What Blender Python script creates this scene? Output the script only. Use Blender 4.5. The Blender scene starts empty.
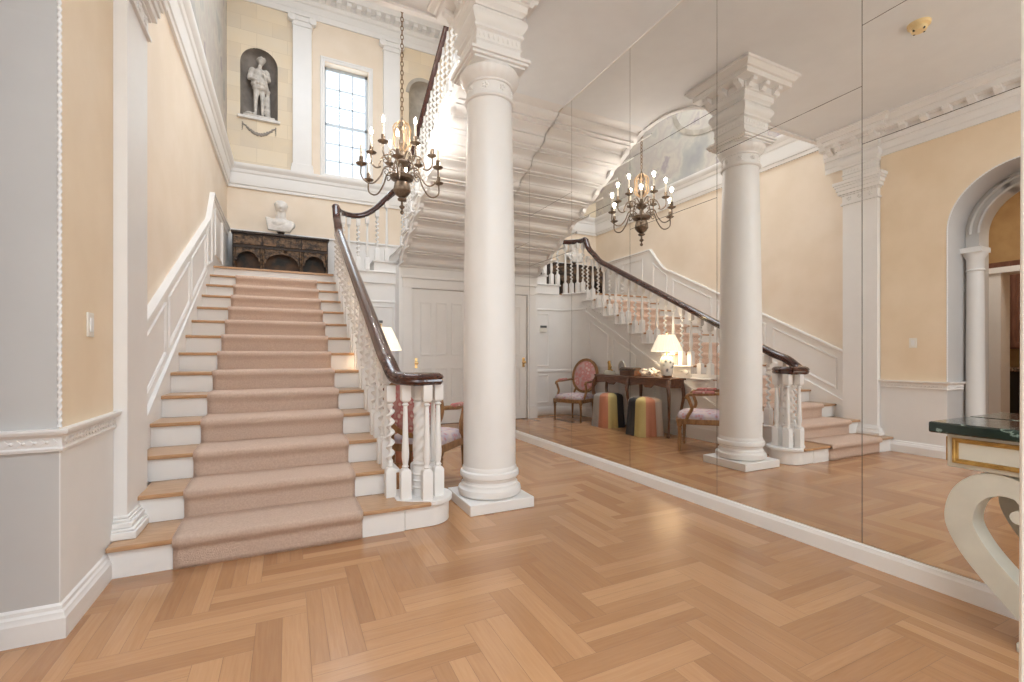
import bpy, bmesh, math, random
from mathutils import Vector, Matrix
random.seed(7)
PI = math.pi
sc = bpy.context.scene
COL = sc.collection

# ------------------------------------------------------------------ mesh builder
class MB:
    def __init__(s): s.v = []; s.f = []; s.m = []; s.cur = 0
    def add(s, vs, fs):
        o = len(s.v); s.v += [tuple(p) for p in vs]
        s.f += [tuple(i + o for i in f) for f in fs]; s.m += [s.cur] * len(fs); return s
    def box(s, x0, x1, y0, y1, z0, z1):
        vs = [(x, y, z) for z in (z0, z1) for y in (y0, y1) for x in (x0, x1)]
        return s.add(vs, [(0, 2, 3, 1), (4, 5, 7, 6), (0, 1, 5, 4), (2, 6, 7, 3), (0, 4, 6, 2), (1, 3, 7, 5)])
    def obox(s, c, ax, ay, az, hx, hy, hz):
        c, ax, ay, az = Vector(c), Vector(ax).normalized(), Vector(ay).normalized(), Vector(az).normalized()
        vs = [c + ax * a * hx + ay * b * hy + az * d * hz for d in (-1, 1) for b in (-1, 1) for a in (-1, 1)]
        return s.add(vs, [(0, 2, 3, 1), (4, 5, 7, 6), (0, 1, 5, 4), (2, 6, 7, 3), (0, 4, 6, 2), (1, 3, 7, 5)])
    def prism(s, poly, axis, a, b):
        """poly in 2D; axis 'x': (y,z); 'y': (x,z); 'z': (x,y)"""
        def P(p, t):
            if axis == 'x': return (t, p[0], p[1])
            if axis == 'y': return (p[0], t, p[1])
            return (p[0], p[1], t)
        n = len(poly)
        vs = [P(p, a) for p in poly] + [P(p, b) for p in poly]
        fs = [tuple(range(n - 1, -1, -1)), tuple(range(n, 2 * n))]
        fs += [(i, (i + 1) % n, n + (i + 1) % n, n + i) for i in range(n)]
        return s.add(vs, fs)
    def lathe(s, prof, c=(0, 0, 0), seg=24, fn=None, cap=True):
        n = len(prof); vs = []; fs = []
        for (r, z) in prof:
            for k in range(seg):
                t = 2 * PI * k / seg
                rr = r * (fn(t, z) if fn else 1)
                vs.append((c[0] + rr * math.cos(t), c[1] + rr * math.sin(t), c[2] + z))
        for i in range(n - 1):
            for k in range(seg):
                k2 = (k + 1) % seg
                fs.append((i * seg + k, i * seg + k2, (i + 1) * seg + k2, (i + 1) * seg + k))
        if cap:
            fs.append(tuple(range(seg - 1, -1, -1))); fs.append(tuple((n - 1) * seg + k for k in range(seg)))
        return s.add(vs, fs)
    def sweep(s, path, prof, up=(0, 0, 1), closed=False, cap=True, scale=None, flat=False):
        """prof: list of (side, up) offsets; path 3-D points"""
        path = [Vector(p) for p in path]; n = len(path); m = len(prof); vs = []; fs = []
        up = Vector(up)
        for i, p in enumerate(path):
            if closed: d0 = (p - path[i - 1]).normalized(); d1 = (path[(i + 1) % n] - p).normalized()
            else:
                d0 = (p - path[i - 1]).normalized() if i else (path[1] - p).normalized()
                d1 = (path[i + 1] - p).normalized() if i < n - 1 else d0
            t = (d0 + d1)
            t = t.normalized() if t.length > 1e-6 else d1
            k = 1 / max(.35, math.sqrt(max(0, (1 + d0.dot(d1)) / 2)))
            sd = t.cross(up)
            sd = sd.normalized() if sd.length > 1e-5 else Vector((1, 0, 0))
            if flat: u = up.normalized(); 
            else: u = sd.cross(t).normalized()
            w = scale[i] if scale else 1
            for (a, b) in prof: vs.append(p + sd * a * w * (k if flat else 1) + u * b * w)
        for i in range(n if closed else n - 1):
            j = (i + 1) % n
            for q in range(m):
                q2 = (q + 1) % m
                fs.append((i * m + q, i * m + q2, j * m + q2, j * m + q))
        if cap and not closed:
            fs.append(tuple(range(m - 1, -1, -1))); fs.append(tuple((n - 1) * m + q for q in range(m)))
        return s.add(vs, fs)
    def tube(s, path, r, seg=8, closed=False, up=(0, 0, 1)):
        rs = r if isinstance(r, (list, tuple)) else [r] * len(path)
        prof = [(math.cos(2 * PI * k / seg), math.sin(2 * PI * k / seg)) for k in range(seg)]
        # pick an up vector that is never parallel to the path
        return s.sweep(path, prof, up, closed, True, rs)
    def ball(s, c, r, seg=12, rings=8, sc=(1, 1, 1)):
        vs = []; fs = []
        for i in range(rings + 1):
            a = PI * i / rings
            for k in range(seg):
                t = 2 * PI * k / seg
                vs.append((c[0] + r * sc[0] * math.sin(a) * math.cos(t), c[1] + r * sc[1] * math.sin(a) * math.sin(t), c[2] - r * sc[2] * math.cos(a)))
        for i in range(rings):
            for k in range(seg):
                k2 = (k + 1) % seg
                fs.append((i * seg + k, i * seg + k2, (i + 1) * seg + k2, (i + 1) * seg + k))
        return s.add(vs, fs)
    def capsule(s, a, ra, b, rb, seg=10):
        a, b = Vector(a), Vector(b); d = (b - a)
        up = (1, 0, 0) if abs(d.normalized().z) > .8 else (0, 0, 1)
        t = d.normalized() if d.length > 1e-6 else Vector((0, 0, 1))
        path = []; rs = []
        for ang in (-85, -60, -30, 0):
            q = math.radians(ang); path.append(a + t * ra * math.sin(q)); rs.append(ra * math.cos(q))
        for ang in (0, 30, 60, 85):
            q = math.radians(ang); path.append(b + t * rb * math.sin(q)); rs.append(rb * math.cos(q))
        if (path[4] - path[3]).length < 1e-5: path[4] = path[4] + t * 1e-4
        return s.tube(path, rs, seg, up=up)
    def ring2d(s, poly, plane, d0, w, h):
        """raised moulding following a closed 2-D polygon; plane(p, t) -> 3-D point at height t above the plane"""
        n = len(poly)
        area = sum(poly[i][0] * poly[(i + 1) % n][1] - poly[(i + 1) % n][0] * poly[i][1] for i in range(n))
        if area < 0: poly = poly[::-1]
        def off(t):
            out = []
            for i in range(n):
                p0, p1, p2 = Vector(poly[i - 1]), Vector(poly[i]), Vector(poly[(i + 1) % n])
                a, b = (p1 - p0).normalized(), (p2 - p1).normalized()
                na, nb = Vector((-a.y, a.x)), Vector((-b.y, b.x))
                m = na + nb; m = m / max(.2, m.dot(na)); out.append(p1 + m * t)
            return out
        prof = [(0, 0), (.12 * w, h), (.4 * w, h), (.55 * w, .6 * h), (.85 * w, .55 * h), (w, 0)]
        vs = []; fs = []
        for (t, hh) in prof: vs += [plane(p, d0 + hh) for p in off(t)]
        for i in range(len(prof) - 1):
            for k in range(n):
                fs.append((i * n + k, i * n + (k + 1) % n, (i + 1) * n + (k + 1) % n, (i + 1) * n + k))
        return s.add(vs, fs)
    def build(s, name, mats, parent=None, world=True, bevel=0, angle=35, remesh=0, smooth=True):
        me = bpy.data.meshes.new(name)
        off = Vector(parent['_base']) if (parent and world and '_base' in parent) else Vector((0, 0, 0))
        me.from_pydata([Vector(p) - off for p in s.v], [], s.f)
        if not isinstance(mats, (list, tuple)): mats = [mats]
        for m in mats: me.materials.append(m)
        if len(mats) > 1: me.polygons.foreach_set('material_index', s.m)
        bm = bmesh.new(); bm.from_mesh(me)
        bmesh.ops.remove_doubles(bm, verts=bm.verts, dist=1e-6)
        bmesh.ops.recalc_face_normals(bm, faces=bm.faces)
        bm.to_mesh(me); bm.free()
        if smooth:
            me.polygons.foreach_set('use_smooth', [True] * len(me.polygons))
            if not remesh: me.set_sharp_from_angle(angle=math.radians(angle))
        o = bpy.data.objects.new(name, me); COL.objects.link(o)
        if parent:
            o.parent = parent
            if world and '_base' in parent: o['_base'] = tuple(parent['_base'])
        if bevel:
            b = o.modifiers.new('bevel', 'BEVEL'); b.width = bevel; b.segments = 2; b.limit_method = 'ANGLE'; b.angle_limit = math.radians(40)
        if remesh:
            r = o.modifiers.new('remesh', 'REMESH'); r.mode = 'VOXEL'; r.voxel_size = remesh; r.use_smooth_shade = True
            q = o.modifiers.new('smooth', 'SMOOTH'); q.factor = .5; q.iterations = 4
        return o

def thing(name, label, cat, loc=(0, 0, 0), rotz=0, group=None):
    o = bpy.data.objects.new(name, None); COL.objects.link(o)
    o.empty_display_size = .1
    o.location = loc; o.rotation_euler = (0, 0, rotz); o['label'] = label; o['category'] = cat
    o['_base'] = tuple(loc)
    if group: o['group'] = group
    return o
def tag(o, label, cat, group=None):
    o['label'] = label; o['category'] = cat
    if group: o['group'] = group
    return o
def struct(o):
    o['kind'] = 'structure'; return o
def part_label(o, l): o['label'] = l; return o

# ------------------------------------------------------------------ materials
def mat(name, col, rough=.5, metal=0, noise=None, bump=0, bscale=40, coat=0, spec=.5, nscale=4, detail=4, stretch=(1, 1, 1)):
    m = bpy.data.materials.new(name); m.use_nodes = True
    nt = m.node_tree; b = nt.nodes['Principled BSDF']
    b.inputs['Base Color'].default_value = (*col, 1); b.inputs['Roughness'].default_value = rough
    b.inputs['Metallic'].default_value = metal; b.inputs['Coat Weight'].default_value = coat
    b.inputs['Specular IOR Level'].default_value = spec
    tc = nt.nodes.new('ShaderNodeTexCoord'); mp = nt.nodes.new('ShaderNodeMapping')
    mp.inputs['Scale'].default_value = stretch
    nt.links.new(tc.outputs['Object'], mp.inputs['Vector'])
    n = nt.nodes.new('ShaderNodeTexNoise'); n.inputs['Scale'].default_value = nscale; n.inputs['Detail'].default_value = detail
    nt.links.new(mp.outputs['Vector'], n.inputs['Vector'])
    c2 = noise if noise else tuple(c * .97 for c in col)
    r = nt.nodes.new('ShaderNodeValToRGB')
    r.color_ramp.elements[0].position = .38; r.color_ramp.elements[1].position = .64
    r.color_ramp.elements[0].color = (*c2, 1); r.color_ramp.elements[1].color = (*col, 1)
    nt.links.new(n.outputs['Fac'], r.inputs['Fac']); nt.links.new(r.outputs['Color'], b.inputs['Base Color'])
    if bump:
        n2 = nt.nodes.new('ShaderNodeTexNoise'); n2.inputs['Scale'].default_value = bscale; n2.inputs['Detail'].default_value = 5
        nt.links.new(mp.outputs['Vector'], n2.inputs['Vector'])
        bp = nt.nodes.new('ShaderNodeBump'); bp.inputs['Strength'].default_value = bump; bp.inputs['Distance'].default_value = .02
        nt.links.new(n2.outputs['Fac'], bp.inputs['Height']); nt.links.new(bp.outputs['Normal'], b.inputs['Normal'])
    return m

WHITE = mat('white_paint', (.82, .81, .80), .38, noise=(.80, .79, .78))
WALLW = mat('white_wall_paint', (.80, .795, .785), .5)
REVEAL_SHADE = mat('shaded_reveal_white', (.56, .55, .54), .5)  # shade of the arch reveal put into its colour
CEIL = mat('ceiling_paint', (.80, .825, .85), .7)
CREAM = mat('cream_glazed_plaster', (.84, .70, .525), .55, noise=(.79, .645, .465), nscale=2.2, detail=6)
CREAM2 = mat('pale_cream_plaster', (.83, .72, .60), .55, noise=(.79, .675, .545), nscale=2.2, detail=6)
OAK = mat('oak_tread', (.52, .31, .165), .3, noise=(.42, .235, .115), nscale=5, stretch=(2, 14, 14), coat=.2)
CARPET = mat('carpet_pile', (.90, .69, .565), .95, noise=(.81, .60, .48), nscale=90, detail=6, bump=.9, bscale=260, spec=.1)
MAHOG = mat('mahogany_rail', (.075, .026, .018), .22, noise=(.045, .014, .010), nscale=6, stretch=(6, 1, 6), coat=.4)
BRONZE = mat('chandelier_bronze', (.26, .20, .15), .4, metal=.75, noise=(.15, .11, .08), nscale=20)
CANDLE = mat('candle_sleeve', (.85, .78, .66), .5)
WALNUT = mat('walnut_frame', (.36, .19, .08), .35, noise=(.23, .115, .045), nscale=9, stretch=(3, 3, 1))
DKWOOD = mat('table_mahogany', (.20, .088, .045), .3, noise=(.12, .05, .027), nscale=7, stretch=(5, 1, 5), coat=.3)
CARVED = mat('dark_carved_wood', (.20, .12, .065), .5, noise=(.03, .019, .014), nscale=16, detail=8, bump=.8, bscale=45)
CHESTDK = mat('dark_chest_wood', (.05, .032, .024), .45, noise=(.025, .016, .013), nscale=10, bump=.4, bscale=60)
PAINTED = mat('painted_chest_panel', (.20, .10, .045), .5, noise=(.035, .034, .034), nscale=3.5, detail=7)
MARBLE = mat('white_marble', (.76, .735, .70), .45, noise=(.66, .63, .60), nscale=9)
GRISAILLE = mat('grey_niche_paint', (.30, .265, .235), .6, noise=(.20, .175, .155), nscale=5, detail=6)
STATUE = mat('statue_stone', (.70, .66, .61), .55, noise=(.50, .465, .425), nscale=12)
GILT = mat('antique_gilt', (.58, .36, .11), .35, metal=.6, noise=(.36, .21, .06), nscale=20)
BRASS = mat('brass', (.75, .52, .25), .25, metal=1)
NICKEL = mat('door_knob_nickel', (.62, .58, .52), .3, metal=1)
GREYC = mat('console_cream_paint', (.56, .53, .45), .45, noise=(.48, .455, .385), nscale=5, detail=6)
PLATE = mat('ivory_plate', (.82, .79, .72), .3)
IVORY = mat('aged_ivory_plastic', (.85, .66, .36), .45)
BLACK = mat('black_plastic', (.02, .02, .02), .4)

def marble_green():
    m = mat('green_black_marble', (.012, .016, .014), .12, noise=(.012, .02, .016), nscale=6, coat=.3)
    nt = m.node_tree; r = [n for n in nt.nodes if n.type == 'VALTORGB'][0]; n = [n for n in nt.nodes if n.type == 'TEX_NOISE'][0]
    n.inputs['Scale'].default_value = 7; n.inputs['Detail'].default_value = 9; n.inputs['Distortion'].default_value = 1.6
    cr = r.color_ramp
    cr.elements[0].position = .0; cr.elements[0].color = (.012, .018, .015, 1)
    cr.elements[1].position = .52; cr.elements[1].color = (.018, .03, .024, 1)
    for p, c in ((.56, (.25, .33, .29)), (.585, (.03, .05, .04)), (.70, (.015, .02, .018))):
        e = cr.elements.new(p); e.color = (*c, 1)
    return m
GREENM = marble_green()

def stone_mat():
    m = bpy.data.materials.new('ashlar_stone_blocks'); m.use_nodes = True
    nt = m.node_tree; b = nt.nodes['Principled BSDF']; b.inputs['Roughness'].default_value = .65
    tc = nt.nodes.new('ShaderNodeTexCoord'); mp = nt.nodes.new('ShaderNodeMapping'); mp.inputs['Rotation'].default_value = (PI / 2, 0, 0)
    nt.links.new(tc.outputs['Object'], mp.inputs['Vector'])
    br = nt.nodes.new('ShaderNodeTexBrick'); br.inputs['Scale'].default_value = 1
    br.inputs['Brick Width'].default_value = .52; br.inputs['Row Height'].default_value = .27; br.inputs['Mortar Size'].default_value = .004
    br.inputs['Color1'].default_value = (.78, .70, .58, 1); br.inputs['Color2'].default_value = (.60, .535, .46, 1); br.inputs['Mortar'].default_value = (.55, .48, .40, 1)
    nt.links.new(mp.outputs['Vector'], br.inputs['Vector'])
    n = nt.nodes.new('ShaderNodeTexNoise'); n.inputs['Scale'].default_value = 2.5; n.inputs['Detail'].default_value = 5
    nt.links.new(tc.outputs['Object'], n.inputs['Vector'])
    mx = nt.nodes.new('ShaderNodeMix'); mx.data_type = 'RGBA'; mx.inputs[7].default_value = (.82, .67, .46, 1)
    nt.links.new(n.outputs['Fac'], mx.inputs[0]); nt.links.new(br.outputs['Color'], mx.inputs[6]); nt.links.new(mx.outputs[2], b.inputs['Base Color'])
    return m
STONE = stone_mat()
STONEARCH = mat('painted_stone_arch', (.52, .47, .40), .6, noise=(.38, .34, .29), nscale=5)

def mural_mat():
    m = bpy.data.materials.new('painted_mural'); m.use_nodes = True
    nt = m.node_tree; b = nt.nodes['Principled BSDF']; b.inputs['Roughness'].default_value = .65
    tc = nt.nodes.new('ShaderNodeTexCoord'); n = nt.nodes.new('ShaderNodeTexNoise'); n.inputs['Scale'].default_value = 1.5; n.inputs['Detail'].default_value = 10
    nt.links.new(tc.outputs['Object'], n.inputs['Vector'])
    r = nt.nodes.new('ShaderNodeValToRGB'); cr = r.color_ramp
    cr.elements[0].position = .28; cr.elements[0].color = (.36, .36, .36, 1)
    cr.elements[1].position = .75; cr.elements[1].color = (.60, .54, .45, 1)
    for p, c in ((.40, (.44, .425, .40)), (.46, (.55, .52, .46)), (.53, (.50, .45, .42)), (.60, (.58, .53, .46)), (.66, (.38, .33, .35))):
        e = cr.elements.new(p); e.color = (*c, 1)
    nt.links.new(n.outputs['Fac'], r.inputs['Fac']); nt.links.new(r.outputs['Color'], b.inputs['Base Color'])
    return m
MURAL = mural_mat()

def mirror_mat():
    m = bpy.data.materials.new('silvered_mirror'); m.use_nodes = True
    b = m.node_tree.nodes['Principled BSDF']
    b.inputs['Base Color'].default_value = (.90, .885, .86, 1); b.inputs['Metallic'].default_value = 1; b.inputs['Roughness'].default_value = 0
    return m
MIRROR = mirror_mat()

def glow(name, col, s):
    m = bpy.data.materials.new(name); m.use_nodes = True
    b = m.node_tree.nodes['Principled BSDF']; b.inputs['Base Color'].default_value = (*col, 1)
    b.inputs['Emission Color'].default_value = (*col, 1); b.inputs['Emission Strength'].default_value = s
    return m
BULB = glow('candle_bulb_glow', (1, .88, .66), 30)
SHADE = glow('lit_lamp_shade', (1, .90, .72), .5)

def glass_mat():
    m = bpy.data.materials.new('window_glass'); m.use_nodes = True; nt = m.node_tree
    for n in list(nt.nodes): nt.nodes.remove(n)
    o = nt.nodes.new('ShaderNodeOutputMaterial'); t = nt.nodes.new('ShaderNodeBsdfTransparent'); g = nt.nodes.new('ShaderNodeBsdfGlossy')
    g.inputs['Roughness'].default_value = .02; t.inputs['Color'].default_value = (.94, .97, .98, 1)
    mx = nt.nodes.new('ShaderNodeMixShader'); mx.inputs[0].default_value = .06
    nt.links.new(t.outputs[0], mx.inputs[1]); nt.links.new(g.outputs[0], mx.inputs[2]); nt.links.new(mx.outputs[0], o.inputs[0])
    return m
GLASS = glass_mat()

def parquet_mat():
    m = bpy.data.materials.new('oak_parquet'); m.use_nodes = True; nt = m.node_tree
    b = nt.nodes['Principled BSDF']; b.inputs['Roughness'].default_value = .27; b.inputs['Coat Weight'].default_value = .25; b.inputs['Coat Roughness'].default_value = .15
    at = nt.nodes.new('ShaderNodeAttribute'); at.attribute_name = 'tone'
    uv = nt.nodes.new('ShaderNodeUVMap'); uv.uv_map = 'grain'
    mp = nt.nodes.new('ShaderNodeMapping'); mp.inputs['Scale'].default_value = (2.2, 34, 1)
    nt.links.new(uv.outputs[0], mp.inputs['Vector'])
    n = nt.nodes.new('ShaderNodeTexNoise'); n.inputs['Scale'].default_value = 2.2; n.inputs['Detail'].default_value = 6; n.inputs['Distortion'].default_value = .6
    nt.links.new(mp.outputs[0], n.inputs['Vector'])
    r = nt.nodes.new('ShaderNodeValToRGB'); cr = r.color_ramp
    cr.elements[0].position = 0; cr.elements[0].color = (.33, .16, .072, 1)
    cr.elements[1].position = 1; cr.elements[1].color = (.56, .32, .162, 1)
    e = cr.elements.new(.5); e.color = (.44, .232, .11, 1)
    ma = nt.nodes.new('ShaderNodeMath'); ma.operation = 'MULTIPLY_ADD'; ma.inputs[1].default_value = .55; 
    nt.links.new(n.outputs['Fac'], ma.inputs[0])
    m2 = nt.nodes.new('ShaderNodeMath'); m2.operation = 'MULTIPLY_ADD'; m2.inputs[1].default_value = .62; m2.inputs[2].default_value = -.10
    nt.links.new(at.outputs['Fac'], m2.inputs[0]); nt.links.new(m2.outputs[0], ma.inputs[2])
    nt.links.new(ma.outputs[0], r.inputs['Fac']); nt.links.new(r.outputs['Color'], b.inputs['Base Color'])
    return m
PARQ = parquet_mat()
GAP = mat('floor_joint', (.17, .085, .035), .7)

def floral(name, base, c1, c2, sc_=14):
    m = bpy.data.materials.new(name); m.use_nodes = True; nt = m.node_tree
    b = nt.nodes['Principled BSDF']; b.inputs['Roughness'].default_value = .9; b.inputs['Specular IOR Level'].default_value = .1
    tc = nt.nodes.new('ShaderNodeTexCoord'); v = nt.nodes.new('ShaderNodeTexVoronoi'); v.inputs['Scale'].default_value = sc_
    nt.links.new(tc.outputs['Object'], v.inputs['Vector'])
    r = nt.nodes.new('ShaderNodeValToRGB'); cr = r.color_ramp
    cr.elements[0].position = .15; cr.elements[0].color = (*c1, 1); cr.elements[1].position = .75; cr.elements[1].color = (*base, 1)
    e = cr.elements.new(.42); e.color = (*c2, 1)
    nt.links.new(v.outputs['Distance'], r.inputs['Fac']); nt.links.new(r.outputs['Color'], b.inputs['Base Color'])
    return m
PINKF = floral('pink_floral_tapestry', (.60, .42, .40), (.74, .60, .56), (.62, .25, .25), 11)
SEATF = floral('lilac_floral_tapestry', (.60, .50, .48), (.50, .25, .25), (.47, .42, .48), 17)
ROSEF = floral('red_floral_tapestry', (.52, .30, .27), (.72, .58, .52), (.48, .16, .16), 19)

# ------------------------------------------------------------------ camera
cam = bpy.data.cameras.new('camera'); co = bpy.data.objects.new('camera', cam); COL.objects.link(co)
co.location = (0, 0, 1.25); co.rotation_euler = (PI / 2, 0, -.45128)
cam.sensor_width = 36; cam.lens = 463.1 / 1024 * 36; cam.shift_y = 14.2 / 1024; cam.clip_start = .05
sc.camera = co

XM = 3.113          # mirror plane
XL = -.91           # arch wall
XS = -1.0           # stairwell left wall
YB = 9.9            # back wall of landing
ZC = 4.36           # hall ceiling
Z2 = 4.74           # upper floor level
ZT = 8.45           # upper ceiling
R_, G_ = .1824, .36 # riser, going
Y0 = 3.27           # first nosing
ZL = 14 * R_        # landing 2.554

# ------------------------------------------------------------------ floor (herringbone parquet, one surface)
def build_floor():
    W = .2165; X0, YY0 = -.78, 2.246
    vs, fs, tone, uvs = [], [], [], []
    def plank(x0, x1, y0, y1, along):
        x0c, x1c, y0c, y1c = max(x0, -4.6), min(x1, XM), max(y0, -2.3), min(y1, 8.6)
        if x1c - x0c < .004 or y1c - y0c < .004: return
        if x1c < XL - .06 and (y0c < 1.2 or y1c > 4.6): return
        g = .0007; o = len(vs); t = random.random(); q = (random.random() * 40, random.random() * 40)
        P = [(x0c + g, y0c + g), (x1c - g, y0c + g), (x1c - g, y1c - g), (x0c + g, y1c - g)]
        vs.extend([(a, b, 0) for a, b in P]); fs.append((o, o + 1, o + 2, o + 3)); tone.append(t)
        for a, b in P: uvs.append((a + q[0], b + q[1]) if along == 'x' else (b + q[0], a + q[1]))
    for j in range(-24, 32):
        for i in range(-22, 22):
            t = (i - j) % 6; x = X0 + i * W; y = YY0 + j * W
            n = random.choice((3, 3, 3, 2))
            if t == 0:
                for k in range(n): plank(x, x + 3 * W, y + W * k / n, y + W * (k + 1) / n, 'x')
            if t == 5:
                for k in range(n): plank(x + W * k / n, x + W * (k + 1) / n, y, y + 3 * W, 'y')
    me = bpy.data.meshes.new('floor'); me.from_pydata(vs, [], fs)
    a = me.attributes.new('tone', 'FLOAT', 'FACE'); a.data.foreach_set('value', tone)
    u = me.uv_layers.new(name='grain'); u.data.foreach_set('uv', [c for p in uvs for c in p])
    me.materials.append(PARQ)
    o = bpy.data.objects.new('floor', me); COL.objects.link(o); struct(o)
    b = MB(); b.box(-4.6, XM + .1, -2.3, 8.7, -.06, -.0012); struct(b.build('floor', GAP))
build_floor()

# ------------------------------------------------------------------ ceilings
open_edge = [(1.44, 4.145), (1.54, 4.16), (1.63, 4.2), (1.70, 4.255), (1.755, 4.33), (1.79, 4.40), (1.81, 4.47), (1.825, 4.56), (1.825, 4.70), (1.80, 4.93)]
b = MB(); b.prism([(XS, -2.3), (XM + .1, -2.3), (XM + .1, 4.93)] + open_edge[::-1] + [(XS, 4.145)], 'z', ZC, Z2)
struct(b.build('ceiling', CEIL, angle=30))
b = MB(); b.box(XS - .1, XM + .1, 2.4, YB + .1, ZT, ZT + .1); struct(b.build('ceiling', CEIL))
b = MB(); pth = [(XS, 4.15, ZC - .012)] + [(x, y + .005, ZC - .012) for x, y in open_edge]
b.sweep(pth, [(-.028, -.012), (.028, -.012), (.028, .03), (-.028, .03)]); struct(b.build('trim_1', WHITE))

# ------------------------------------------------------------------ left wall with the arch
AY, AZ, AR = 2.065, 2.74, .665       # arch centre, spring, radius (Y 1.40 .. 2.73)
def arch_pts(r, n=24): return [(AY + r * math.cos(PI * k / n), AZ + r * math.sin(PI * k / n)) for k in range(n + 1)]
def arch_wall(x0, x1, y0, y1, ztop, r, m, name):
    b = MB(); a = arch_pts(r)
    b.prism([(y1, 0), (y1, ztop)] + [(a[0][0], ztop)] + [(a[0][0], 0)], 'x', x0, x1)          # far pier
    b.prism([(y0, 0), (a[-1][0], 0), (a[-1][0], ztop), (y0, ztop)], 'x', x0, x1)               # near pier
    b.prism([(a[-1][0], ztop), (a[0][0], ztop)] + a, 'x', x0, x1)
    return struct(b.build(name, m))
# cream face slab (thin plaster) over reveal body: faces X = XL cream, white reveal greyed for its shade
arch_wall(-1.42, XL - .004, -2.3, 3.425, ZC, AR, REVEAL_SHADE, 'wall_left')
# cream plaster skin (above dado) and white dado, both with the arch cut out
def skin(x0, x1, y0, y1, z0, z1, m, name, cut):
    b = MB(); a = arch_pts(AR)
    if not cut or z1 <= AZ:
        b.prism([(AY + AR, z0), (y1, z0), (y1, z1), (AY + AR, z1)], 'x', x0, x1)
        b.prism([(y0, z0), (AY - AR, z0), (AY - AR, z1), (y0, z1)], 'x', x0, x1)
    else:
        b.prism([(AY + AR, z0), (y1, z0), (y1, z1), (AY + AR, z1)], 'x', x0, x1)
        b.prism([(y0, z0), (AY - AR, z0), (AY - AR, z1), (y0, z1)], 'x', x0, x1)
        b.prism([(a[-1][0], z1), (a[0][0], z1)] + a, 'x', x0, x1)
    return struct(b.build(name, m))
skin(XL - .004, XL, -2.3, 3.425, .9, ZC, CREAM, 'wall_left', True)
skin(XL - .004, XL + .001, -2.3, 3.425, 0, .9, WALLW, 'wall_left', False)
# inner order: archivolt on engaged columns
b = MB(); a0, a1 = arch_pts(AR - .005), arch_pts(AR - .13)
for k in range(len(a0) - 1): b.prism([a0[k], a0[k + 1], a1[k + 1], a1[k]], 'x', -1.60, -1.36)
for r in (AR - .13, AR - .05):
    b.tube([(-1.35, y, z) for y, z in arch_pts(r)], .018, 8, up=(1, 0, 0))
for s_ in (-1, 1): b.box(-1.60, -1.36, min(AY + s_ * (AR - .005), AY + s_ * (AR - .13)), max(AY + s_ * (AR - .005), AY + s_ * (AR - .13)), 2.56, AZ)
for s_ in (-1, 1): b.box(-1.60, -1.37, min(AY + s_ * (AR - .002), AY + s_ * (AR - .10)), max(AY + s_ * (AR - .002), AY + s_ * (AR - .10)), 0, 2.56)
struct(b.build('trim_2', REVEAL_SHADE))
arch_wall(-1.66, -1.42, -.4, 4.6, 4.3, AR - .12, REVEAL_SHADE, 'wall_left')
for yy in (AY + AR - .10,):
    t = thing('engaged_column', 'white half column inside the archway, reflected behind the marble console', 'column', (-1.36, yy, 0))
    b = MB(); b.lathe([(.115, .12), (.115, .16), (.09, .2), (.085, 1.2), (.078, 2.27)], (-1.36, yy, 0), 24); b.build('shaft', WALLW, t)
    b = MB(); b.box(-1.49, -1.23, yy - .09, yy + .09, 0, .12); b.build('plinth', WALLW, t)
    b = MB(); b.lathe([(.079, 2.27), (.095, 2.285), (.08, 2.30), (.083, 2.42), (.11, 2.47), (.115, 2.50)], (-1.36, yy, 0), 24); b.box(-1.49, -1.23, yy - .095, yy + .12, 2.50, 2.56); b.build('capital', WALLW, t)
# rope moulding on the arch edge
def rope(path, r, n_tw, name):
    """two-strand twisted bead"""
    P = [Vector(p) for p in path]; L = [0]
    for i in range(1, len(P)): L.append(L[-1] + (P[i] - P[i - 1]).length)
    N = int(L[-1] / .0045); vs = []; fs = []; seg = 8
    j = 0
    for i in range(N + 1):
        s = L[-1] * i / N
        while j < len(P) - 2 and L[j + 1] < s: j += 1
        t = (s - L[j]) / (L[j + 1] - L[j]); p = P[j].lerp(P[j + 1], t); d = (P[j + 1] - P[j]).normalized()
        u = Vector((1, 0, 0)); w = d.cross(u)
        for k in range(seg):
            a = 2 * PI * k / seg; rr = r * (1 + .28 * math.cos(2 * (a - s * n_tw)))
            vs.append(p + u * rr * math.cos(a) + w * rr * math.sin(a))
    for i in range(N):
        for k in range(seg): fs.append((i * seg + k, i * seg + (k + 1) % seg, (i + 1) * seg + (k + 1) % seg, (i + 1) * seg + k))
    b = MB(); b.add(vs, fs); return b.build(name, WHITE, angle=60)
path = [(XL - .002, AY + AR, .93)] + [(XL - .002, y, z) for y, z in arch_pts(AR, 40)] + [(XL - .002, AY - AR, .93)]
struct(rope(path, .0075, 105, 'trim_3'))

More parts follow.
